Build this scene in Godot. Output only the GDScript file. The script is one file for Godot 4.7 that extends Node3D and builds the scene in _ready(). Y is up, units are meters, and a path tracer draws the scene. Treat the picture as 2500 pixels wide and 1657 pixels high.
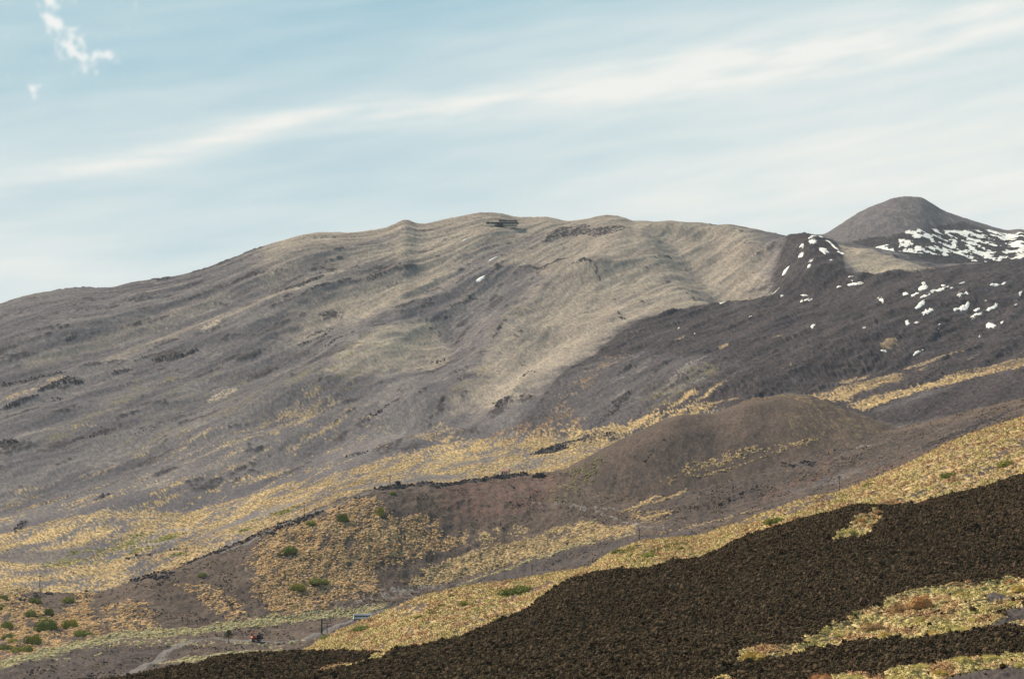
extends Node3D
# A volcano's flank: near lava field, dry grass ridge, valley with a dirt road, cinder cone, the mountain and a snowy cone behind it.

# Survey lines across the land, near to far, as x, z, height in metres
const SURVEY := {
	"lava_field": [
		[-3.18, -7.34, -2.5, 3.18, -7.34, -2.5],
		[-35.74, -82.6, -19, 35.74, -82.6, -18],
		[-78.58, -183.92, -32.85, -47.27, -194.33, -32.76, -17.43, -194.22, -29.3, 12.15, -189.61, -28.13, 68.88, -160.87, -23.86],
		[-106.14, -248.26, -42.16, -63.86, -262.34, -40.9, -22.36, -249, -34.6, -9.23, -239.82, -32.23, 3.15, -244.98, -29.82, 16.03, -249.49, -28.15, 42.07, -251.51, -23.89, 61.32, -250.61, -21.25, 80.33, -249.38, -18.91, 104.86, -243.37, -14.41],
		[-129.79, -303.4, -48.84, -100.7, -314.26, -47.41, -79.29, -320.33, -45.65, -66.84, -323.16, -43.6, -57.56, -324.94, -42.11, -48.12, -326.47, -41.23, -40.57, -322.46, -40.64, -32.49, -316.34, -40.27, -24.98, -303.98, -38.7, -18.9, -294.39, -36.58, -14.24, -291.65, -35.28, -6.67, -294.92, -33.87, -3.97, -296.97, -32.97, -0.23, -300, -31.55, 3.13, -303.98, -29.88, 5.14, -306.96, -28.53, 8.09, -310.89, -26.91, 9.99, -312.84, -25.88, 13.14, -314.73, -24.99, 18.19, -316.48, -24.65, 22.71, -318.19, -24.05, 27.53, -319.82, -23.52, 32.48, -321.36, -22.4, 36.53, -321.93, -21.78, 40.18, -322.51, -20.91, 45.62, -323.8, -18.42, 54.79, -325.42, -15.42, 63.92, -326.81, -13.22, 73.15, -327.94, -11.08, 78.76, -328.7, -11.1, 85.09, -329.18, -10.86, 91.59, -329.51, -9.77, 97.41, -330.96, -8.45, 102.97, -331.37, -6.67, 107.74, -333.01, -4.9, 124.89, -332.31, 1.72, 143.18, -330.3, 8.55],
		[-134.51, -314.44, -52.84, -104.36, -325.69, -51.41, -82.17, -331.98, -49.65, -69.27, -334.91, -47.6, -59.65, -336.76, -46.11, -49.87, -338.34, -45.23, -42.07, -334.36, -44.64, -33.72, -328.27, -44.27, -25.96, -315.94, -42.7, -19.67, -306.37, -40.58, -14.82, -303.64, -39.28, -6.94, -306.92, -37.87, -4.13, -308.97, -36.97, -0.24, -312, -35.55, 3.25, -315.98, -33.88, 5.34, -318.96, -32.53, 8.4, -322.89, -30.91, 10.38, -324.83, -29.88, 13.64, -326.72, -28.99, 18.87, -328.46, -28.65, 23.57, -330.16, -28.05, 28.56, -331.77, -27.52, 33.69, -333.3, -26.4, 37.88, -333.86, -25.78, 41.66, -334.42, -24.91, 47.3, -335.68, -22.42, 56.78, -337.25, -19.42, 66.22, -338.59, -17.22, 75.77, -339.65, -15.08, 81.56, -340.37, -15.1, 88.09, -340.8, -14.86, 94.8, -341.07, -13.77, 100.8, -342.47, -12.45, 106.53, -342.83, -10.67, 111.43, -344.42, -8.9, 129.11, -343.54, -2.28, 147.95, -341.31, 4.55],
		[-149.46, -349.38, -64.84, -115.95, -361.88, -63.41, -91.3, -368.87, -61.65, -76.97, -372.12, -59.6, -66.28, -374.17, -58.11, -55.41, -375.94, -57.23, -46.82, -372.07, -56.64, -37.6, -366.07, -56.27, -29.07, -353.81, -54.7, -22.11, -344.29, -52.58, -16.67, -341.59, -51.28, -7.8, -344.91, -49.87, -4.64, -346.97, -48.97, -0.27, -350, -47.55, 3.64, -353.98, -45.88, 5.97, -356.95, -44.53, 9.39, -360.88, -42.91, 11.59, -362.81, -41.88, 15.22, -364.68, -40.99, 21.05, -366.4, -40.65, 26.28, -368.06, -40.05, 31.82, -369.63, -39.52, 37.51, -371.11, -38.4, 42.16, -371.62, -37.78, 46.36, -372.12, -36.91, 52.6, -373.31, -34.42, 63.09, -374.73, -31.42, 73.51, -375.88, -29.22, 84.04, -376.74, -27.08, 90.41, -377.32, -27.1, 97.6, -377.59, -26.86, 104.98, -377.68, -25.77, 111.53, -378.93, -24.45, 117.8, -379.12, -22.67, 123.13, -380.58, -20.9, 142.48, -379.11, -14.28, 163.07, -376.18, -7.45],
	],
	"grass_ridge": [
		[-135.3, -316.28, -54.34, -104.97, -327.59, -52.91, -82.65, -333.92, -51.15, -69.68, -336.87, -49.1, -60, -338.73, -47.61, -50.16, -340.32, -46.73, -42.32, -336.35, -46.14, -33.92, -330.26, -45.77, -26.12, -317.93, -44.2, -19.8, -308.37, -42.08, -14.92, -305.64, -40.78, -6.99, -308.92, -39.37, -4.16, -310.97, -38.47, -0.24, -314, -37.05, 3.27, -317.98, -35.38, 5.37, -320.96, -34.03, 8.45, -324.89, -32.41, 10.44, -326.83, -31.38, 13.72, -328.71, -30.49, 18.99, -330.45, -30.15, 23.71, -332.15, -29.55, 28.73, -333.77, -29.02, 33.89, -335.29, -27.9, 38.1, -335.85, -27.28, 41.91, -336.4, -26.41, 47.58, -337.66, -23.92, 57.11, -339.23, -20.92, 66.6, -340.55, -18.72, 76.2, -341.6, -16.58, 82.02, -342.31, -16.6, 88.59, -342.73, -16.36, 95.33, -343, -15.27, 101.36, -344.39, -13.95, 107.12, -344.74, -12.17, 112.05, -346.33, -10.4, 129.82, -345.41, -3.78, 148.75, -343.15, 3.05],
		[-145.46, -340.21, -57.34, -87.53, -359.5, -55.15, -62.53, -374.82, -50.38, -55.93, -396.07, -50.92, -52.73, -406.59, -50.83, -49.38, -415.07, -49.36, -46.35, -419.45, -47.96, -43.47, -422.77, -46.73, -41.85, -424.94, -46.21, -38.44, -428.28, -45.26, -33.13, -430.73, -43.11, -26.32, -433.2, -40.26, -16.83, -435.68, -38.05, -9.92, -437.89, -36.9, 2.04, -440, -35.39, 12.87, -441.81, -33.84, 20.87, -442.51, -32.54, 24.63, -444.32, -30.63, 27.44, -445.16, -28.86, 31.82, -446.87, -27.03, 36, -448.56, -25.86, 42.97, -449.95, -25.02, 53.76, -451.81, -23.97, 59.66, -453.09, -22.17, 68.16, -454.92, -19.58, 79.11, -458.22, -15.83, 87.52, -461.78, -13.22, 96.47, -465.1, -11.88, 107.72, -469.81, -8.25, 122.87, -474.35, -1.96, 132.7, -478.96, 2.11, 141.9, -482.57, 5.24, 157.35, -485.12, 10.3, 183.36, -486.6, 20.81, 211.3, -486.06, 32.18],
		[-152.53, -356.76, -60.34, -91.79, -376.99, -58.15, -65.49, -392.58, -53.38, -58.45, -413.89, -53.92, -55.05, -424.45, -53.83, -51.5, -432.95, -52.36, -48.33, -437.34, -50.96, -45.32, -440.68, -49.73, -43.61, -442.86, -49.21, -40.05, -446.21, -48.26, -34.51, -448.67, -46.11, -27.41, -451.17, -43.26, -17.52, -453.66, -41.05, -10.33, -455.88, -39.9, 2.12, -458, -38.39, 13.39, -459.81, -36.84, 21.72, -460.49, -35.54, 25.63, -462.29, -33.63, 28.55, -463.12, -31.86, 33.1, -464.82, -30.03, 37.44, -466.5, -28.86, 44.68, -467.87, -28.02, 55.89, -469.69, -26.97, 62.01, -470.93, -25.17, 70.82, -472.72, -22.58, 82.18, -475.96, -18.83, 90.87, -479.46, -16.22, 100.13, -482.73, -14.88, 111.74, -487.35, -11.25, 127.38, -491.77, -4.96, 137.51, -496.3, -0.89, 146.97, -499.84, 2.24, 162.9, -502.24, 7.3, 189.71, -503.44, 17.81, 218.47, -502.57, 29.18],
		[-192.63, -450.55, -91.34, -115.92, -476.09, -89.15, -82.27, -493.18, -84.38, -72.71, -514.89, -84.92, -68.17, -525.6, -84.83, -63.55, -534.23, -83.36, -59.54, -538.72, -81.96, -55.75, -542.14, -80.73, -53.61, -544.37, -80.21, -49.17, -547.8, -79.26, -42.34, -550.37, -77.11, -33.59, -552.98, -74.26, -21.46, -555.59, -72.05, -12.64, -557.86, -70.9, 2.6, -559.99, -69.39, 16.36, -561.76, -67.84, 26.53, -562.37, -66.54, 31.27, -564.13, -64.63, 34.82, -564.93, -62.86, 40.34, -566.57, -61.03, 45.6, -568.17, -59.86, 54.37, -569.41, -59.02, 67.94, -570.97, -57.97, 75.33, -572.06, -56.17, 85.94, -573.6, -53.58, 99.53, -576.47, -49.83, 109.87, -579.68, -47.22, 120.84, -582.6, -45.88, 134.53, -586.77, -42.25, 152.96, -590.51, -35.96, 164.74, -594.6, -31.89, 175.75, -597.7, -28.76, 194.38, -599.26, -23.7, 225.68, -598.89, -13.19, 259.14, -596.11, -1.82],
	],
	"valley": [
		[-174.7, -403.8, -84, -106.2, -427, -84, -45.2, -498, -86, 7, -540, -78, 42, -558.4, -66, 112.5, -579.2, -44, 184.9, -570.8, -8, 246.2, -569, 20],
		[-238.3, -550.7, -89, -144.8, -582.3, -88, -62.3, -687.2, -89, 9.3, -719.9, -77, 55.4, -737.9, -58, 145, -746, -34, 234.2, -723, 4, 309.7, -715.9, 36],
		[-291.4, -680.2, -94.01, -226.1, -704.6, -89.69, -202.6, -716.9, -87.62, -179.1, -733.5, -85.17, -147.6, -765.9, -86.79, -130.2, -779.2, -86.32, -93.7, -809.6, -85.57, -53.9, -838.3, -82.19, -22.3, -864.7, -77.28, 11.3, -879.9, -68.31, 44.1, -898.9, -56.67, 69.4, -927.4, -45.38, 107.4, -923.8, -38.56, 171.3, -883.5, -26.21, 220.6, -851.9, -6.6, 271.4, -837.1, 11.91, 358.5, -825.5, 42.83],
		[-347.6, -808.4, -71.64, -269.6, -837.7, -72.52, -243.8, -850.8, -75.82, -225.7, -860.9, -76.29, -203.5, -876.7, -68.73, -182.9, -891.4, -62.59, -162.1, -910.7, -54.61, -146.8, -923.4, -47.79, -124.1, -941.9, -38.11, -101, -964.7, -29.11, -77.1, -997, -22.64, -51.4, -1028.7, -21.5, -35.1, -1044.4, -21.56, -9.6, -1060, -18.06, 16.6, -1069.9, -15.47, 43.1, -1074.1, -11.1, 60.6, -1063.3, -13.73, 77.8, -1037.1, -21.41, 119.1, -1023.1, -18.49, 160.7, -1017.4, -7.88, 198.4, -1020.9, 0, 246, -1031.1, 13.34, 291, -1019.3, 23.75, 327.3, -1008.2, 32.65, 430.5, -990.5, 64.29],
		[-359.5, -836, -81.64, -278.8, -866.2, -82.52, -252.1, -879.6, -85.82, -233.3, -889.9, -86.29, -210.3, -905.9, -78.73, -189, -920.8, -72.59, -167.4, -940.2, -64.61, -151.6, -953, -57.79, -128, -971.6, -48.11, -104.1, -994.6, -39.11, -79.4, -1026.9, -32.64, -52.9, -1058.7, -31.5, -36.1, -1074.4, -31.56, -9.9, -1090, -28.06, 17.1, -1099.9, -25.47, 44.3, -1104.1, -21.1, 62.3, -1093.2, -23.73, 80.1, -1067, -31.41, 122.6, -1052.9, -28.49, 165.4, -1047, -17.88, 204.1, -1050.4, -10, 253, -1060.2, 3.34, 299.2, -1048.1, 13.75, 336.5, -1036.7, 22.65, 442.5, -1018, 54.29],
		[-371.3, -863.6, -95.64, -288, -894.8, -96.52, -260.3, -908.4, -99.82, -240.9, -919, -100.29, -217.1, -935.1, -92.73, -195, -950.2, -86.59, -172.6, -969.8, -78.61, -156.3, -982.7, -71.79, -131.9, -1001.3, -62.11, -107.3, -1024.4, -53.11, -81.7, -1056.8, -46.64, -54.4, -1088.6, -45.5, -37.1, -1104.4, -45.56, -10.1, -1120, -42.06, 17.5, -1129.9, -39.47, 45.5, -1134.1, -35.1, 64, -1123.2, -37.73, 82.3, -1096.9, -45.41, 126.1, -1082.7, -42.49, 170.1, -1076.7, -31.88, 209.8, -1079.8, -24, 259.9, -1089.4, -10.66, 307.4, -1077, -0.25, 345.8, -1065.3, 8.65, 454.5, -1045.5, 40.29],
	],
	"cinder_cone": [
		[-24.8, -962.7, -84.18, 12.4, -962.9, -71.71, 37.5, -967.3, -54.38, 62.4, -966, -51.31, 87.2, -964.1, -42.2, 112.5, -966.5, -34.2, 150.9, -971.3, -22.13, 188.5, -969.9, -13.24, 227.9, -976.8, -3.77, 267.2, -982.3, -16.57],
		[-27.4, -1059.6, -38.24, 0, -1062, -29.04, 22, -1062.8, -19.2, 38.5, -1062.3, -10.43, 57.2, -1060.5, 0, 77.7, -1062.2, 9.06, 101.4, -1065.2, 20.12, 119.2, -1068.4, 24.34, 134.3, -1071.6, 24.97, 152.3, -1074.3, 31.16, 170.6, -1076.6, 36.26, 188, -1075.7, 38.18, 199.4, -1073.6, 37.83, 210.2, -1069.5, 34.08, 223.2, -1061.8, 28.04, 236, -1053.9, 22.92, 248.5, -1045.9, 18.13, 263.5, -1037, 10.19, 280.9, -1032.5, 0],
		[-27.7, -1073.6, -39.74, 0, -1076, -30.54, 22.3, -1076.8, -20.7, 39, -1076.3, -11.93, 57.9, -1074.4, -1.5, 78.7, -1076.1, 7.56, 102.7, -1079.1, 18.62, 120.8, -1082.3, 22.84, 136.1, -1085.5, 23.47, 154.2, -1088.1, 29.66, 172.7, -1090.4, 34.76, 190.5, -1089.5, 36.68, 201.9, -1087.4, 36.33, 212.9, -1083.3, 32.58, 226.1, -1075.5, 26.54, 239.1, -1067.6, 21.42, 251.8, -1059.5, 16.63, 267, -1050.6, 8.69, 284.6, -1046, -1.5],
		[-30.2, -1169.6, -93.24, 0, -1172, -84.04, 24.3, -1172.7, -74.2, 42.5, -1172.2, -65.43, 63.1, -1170.3, -55, 85.7, -1171.9, -45.94, 111.8, -1174.7, -34.88, 131.4, -1177.7, -30.66, 148, -1180.8, -30.03, 167.7, -1183.2, -23.84, 187.8, -1185.2, -18.74, 207, -1184, -16.82, 219.5, -1181.8, -17.17, 231.5, -1177.5, -20.92, 245.9, -1169.4, -26.96, 260.1, -1161.2, -32.08, 274, -1152.9, -36.87, 290.6, -1143.7, -44.81, 309.8, -1138.6, -55],
	],
	"mountain": [
		[-349.6, -813, -73.14, -271.2, -842.4, -74.02, -245.2, -855.6, -77.32, -226.9, -865.8, -77.79, -204.7, -881.6, -70.23, -183.9, -896.3, -64.09, -163, -915.6, -56.11, -147.6, -928.3, -49.29, -124.8, -946.8, -39.61, -101.5, -969.7, -30.61, -77.5, -1002, -24.14, -51.6, -1033.7, -23, -35.3, -1049.4, -23.06, -9.6, -1065, -19.56, 16.7, -1074.9, -16.97, 43.3, -1079.1, -12.6, 60.8, -1068.3, -15.23, 78.2, -1042.1, -22.91, 119.7, -1028.1, -19.99, 161.5, -1022.3, -9.38, 199.3, -1025.8, -1.5, 247.2, -1035.9, 11.84, 292.4, -1024.1, 22.25, 328.8, -1013, 31.15, 432.5, -995.1, 62.79],
		[-455.1, -1056.1, -62.52, -353.1, -1094.4, -58.61, -276.4, -1126.6, -49.35, -195.6, -1163.7, -34.51, -108.3, -1195.1, -12.35, -15.8, -1219.9, 2.52, 80.2, -1237.4, 17.61, 145, -1241.6, 32.15, 211.4, -1252.3, 43.8, 269.5, -1220.6, 42.69, 323.7, -1186.6, 46.13, 380.1, -1169.8, 54.6, 490.4, -1128, 76.16],
		[-655.4, -1514.2, 7.83, -509.1, -1569.5, 36.57, -402.5, -1631.1, 59.17, -286.6, -1695.9, 85.78, -161.5, -1772.7, 110.44, -24.7, -1899.8, 148.12, 126.8, -1945.9, 172.06, 224.9, -1916.9, 169.49, 317.5, -1873.3, 170.54, 389.4, -1757.4, 153.09, 448.7, -1639.7, 136.41, 526.5, -1616.4, 130.25, 678.4, -1558.8, 129.67],
		[-836.8, -1926.1, 109.96, -759.7, -2011.3, 151.55, -681.8, -2091.7, 188.79, -664.9, -2110.3, 198.2, -626.2, -2150.7, 213.26, -606.4, -2171.8, 218.77, -566.8, -2211.8, 223.38, -542.5, -2235.1, 232.77, -504.4, -2273.3, 243.3, -464.7, -2310.9, 257.64, -423.3, -2347.9, 278.41, -395.4, -2371.5, 293.69, -358, -2402, 312, -323.9, -2428.5, 326.31, -301.9, -2455.8, 333.85, -256, -2509.7, 339.86, -214, -2556.2, 352.22, -195.5, -2575.9, 361.73, -174.1, -2598.1, 373.75, -156.7, -2615.6, 370.75, -124.7, -2647.1, 380.09, -83.9, -2671.8, 392.09, -49.3, -2691.9, 400.73, -28.3, -2703.7, 401.06, 7.1, -2723.1, 396.03, 57.6, -2749.4, 399.86, 100.7, -2748.2, 392.43, 129.4, -2747, 396.61, 158.1, -2745.5, 400.74, 186.7, -2743.7, 399.75, 215.2, -2741.6, 392.21, 279.2, -2735.8, 389.95, 321.6, -2731.1, 387.12, 348.1, -2715.3, 381.29, 387.2, -2691, 373.63, 425.4, -2666.3, 363.17, 455.9, -2621.4, 352.91, 472, -2596.7, 345.49, 500.4, -2551.4, 334.09, 527.2, -2520.4, 327.38, 553.2, -2489.3, 320.05, 592.1, -2462.3, 304.93, 619.1, -2442.8, 292.87, 645.6, -2423, 282.86, 661.3, -2411, 278.92, 719.3, -2394.3, 280.77, 776.1, -2376.5, 281.8, 885.9, -2337.8, 286.43, 1000.3, -2291.2, 292.77],
		[-884.6, -2036.2, 91.96, -802, -2123.6, 133.55, -718.9, -2205.8, 170.79, -700.9, -2224.7, 180.2, -659.8, -2265.9, 195.26, -638.6, -2287.4, 200.77, -596.5, -2328, 205.38, -570.8, -2351.7, 214.77, -530.4, -2390.4, 225.3, -488.3, -2428.5, 239.64, -444.5, -2466, 260.41, -415.2, -2489.9, 275.69, -375.7, -2520.7, 294, -339.8, -2547.4, 308.31, -316.6, -2574.9, 315.85, -268.2, -2629.1, 321.86, -224, -2675.8, 334.22, -204.5, -2695.6, 343.73, -182.1, -2717.8, 355.75, -163.9, -2735.4, 352.75, -130.3, -2766.9, 362.09, -87.7, -2791.7, 374.09, -51.5, -2811.8, 382.73, -29.6, -2823.7, 383.06, 7.4, -2843.1, 378.03, 60.1, -2869.4, 381.86, 105.1, -2868.1, 374.43, 135.1, -2866.8, 378.61, 165, -2865.3, 382.74, 194.9, -2863.4, 381.75, 224.6, -2861.2, 374.21, 291.4, -2855.2, 371.95, 335.6, -2850.3, 369.12, 363.4, -2834.3, 363.29, 404.3, -2809.8, 355.63, 444.4, -2784.8, 345.17, 476.5, -2739.6, 334.91, 493.4, -2714.8, 327.49, 523.5, -2669.2, 316.09, 551.8, -2637.9, 309.38, 579.2, -2606.4, 302.05, 620.1, -2579, 286.93, 648.6, -2559.1, 274.87, 676.5, -2538.9, 264.86, 693, -2526.7, 260.92, 753.8, -2509.2, 262.77, 813.4, -2490.6, 263.8, 928.4, -2450, 268.43, 1048.3, -2401.1, 274.77],
		[-1155.5, -2659.8, -220.04, -1042.3, -2759.7, -178.45, -929.7, -2852.3, -141.21, -905.3, -2873.3, -131.8, -849.9, -2918.8, -116.74, -821.5, -2942.3, -111.23, -765.3, -2986.7, -106.62, -731.2, -3012.5, -97.23, -677.7, -3054.3, -86.7, -622.4, -3095.2, -72.36, -565.2, -3135.2, -51.59, -527, -3160.6, -36.31, -475.9, -3193.3, -18, -429.7, -3221.5, -3.69, -399.5, -3249.8, 3.85, -337.2, -3305.6, 9.86, -280.7, -3353.4, 22.22, -256, -3373.6, 31.73, -227.6, -3396.3, 43.75, -204.6, -3414.2, 40.75, -162.3, -3446.2, 50.09, -109, -3471.4, 62.09, -64, -3491.7, 70.73, -36.7, -3503.7, 71.06, 9.2, -3523.1, 66.03, 74.3, -3549.2, 69.86, 130, -3547.6, 62.43, 167.1, -3546.1, 66.61, 204.1, -3544.1, 70.74, 241, -3541.8, 69.75, 277.9, -3539.1, 62.21, 360.5, -3531.7, 59.95, 415.2, -3525.6, 57.12, 449.9, -3508.8, 51.29, 501.2, -3482.9, 43.63, 551.5, -3456.3, 33.17, 593, -3409.5, 22.91, 615.1, -3383.8, 15.49, 654.3, -3336.4, 4.09, 691, -3303.5, -2.62, 726.7, -3270.2, -9.95, 779.1, -3240.1, -25.07, 815.7, -3218.2, -37.13, 851.6, -3196, -47.14, 872.9, -3182.5, -51.08, 949.5, -3160.5, -49.23, 1024.5, -3137, -48.2, 1169.4, -3085.9, -43.57, 1320.4, -3024.3, -37.23],
	],
	"snowy_cone": [
		[372.9, -3178.2, 281.03, 1278.2, -2933.6, 290.13],
		[437.7, -3724.4, 426.96, 581.2, -3704.7, 479.25, 633.5, -3726.5, 499.74, 676.2, -3719.9, 501.79, 701.8, -3715.7, 511.01, 718.7, -3712.8, 507.68, 737.5, -3709.5, 509.18, 775.2, -3702.7, 528.73, 822.1, -3693.5, 557.64, 868.5, -3683.9, 577.59, 905.4, -3675.8, 589.92, 930.9, -3670, 591.9, 955.4, -3664.3, 589.04, 977.7, -3658.9, 576.57, 1013.2, -3650, 553, 1066, -3636.2, 530.75, 1127, -3619.2, 510.13, 1152.9, -3611.6, 503.36, 1170.2, -3606.5, 506.44, 1187.2, -3601.3, 501.92, 1345.6, -3549.2, 462.87, 1519.7, -3482.9, 417.58],
		[444.8, -3784, 418.96, 590.5, -3764, 471.25, 643.6, -3785.7, 491.74, 687, -3779, 493.79, 713, -3774.7, 503.01, 730.1, -3771.7, 499.68, 749.2, -3768.4, 501.18, 787.5, -3761.4, 520.73, 835.1, -3752.1, 549.64, 882.3, -3742.3, 569.59, 919.7, -3734.1, 581.92, 945.7, -3728.2, 583.9, 970.5, -3722.3, 581.04, 993.2, -3716.8, 568.57, 1029.2, -3707.8, 545, 1082.9, -3693.7, 522.75, 1144.8, -3676.5, 502.13, 1171.1, -3668.8, 495.36, 1188.7, -3663.6, 498.44, 1206, -3658.3, 493.92, 1366.9, -3605.3, 454.87, 1543.7, -3537.9, 409.58],
		[519.5, -4419.6, 6.96, 689.7, -4396.2, 59.25, 750.9, -4416.6, 79.74, 801.4, -4408.6, 81.79, 831.8, -4403.5, 91.01, 851.8, -4400.1, 87.68, 874, -4396.1, 89.18, 918.7, -4387.8, 108.73, 974.2, -4376.8, 137.64, 1029.2, -4365.2, 157.59, 1072.8, -4355.5, 169.92, 1103, -4348.5, 171.9, 1132, -4341.6, 169.04, 1158.4, -4335.1, 156.57, 1200.4, -4324.5, 133, 1263, -4307.9, 110.75, 1335.1, -4287.5, 90.13, 1365.7, -4278.5, 83.36, 1386.2, -4272.3, 86.44, 1406.4, -4266.1, 81.92, 1593.8, -4203.7, 42.87, 1799.7, -4124.4, -2.42],
	],
}
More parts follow.
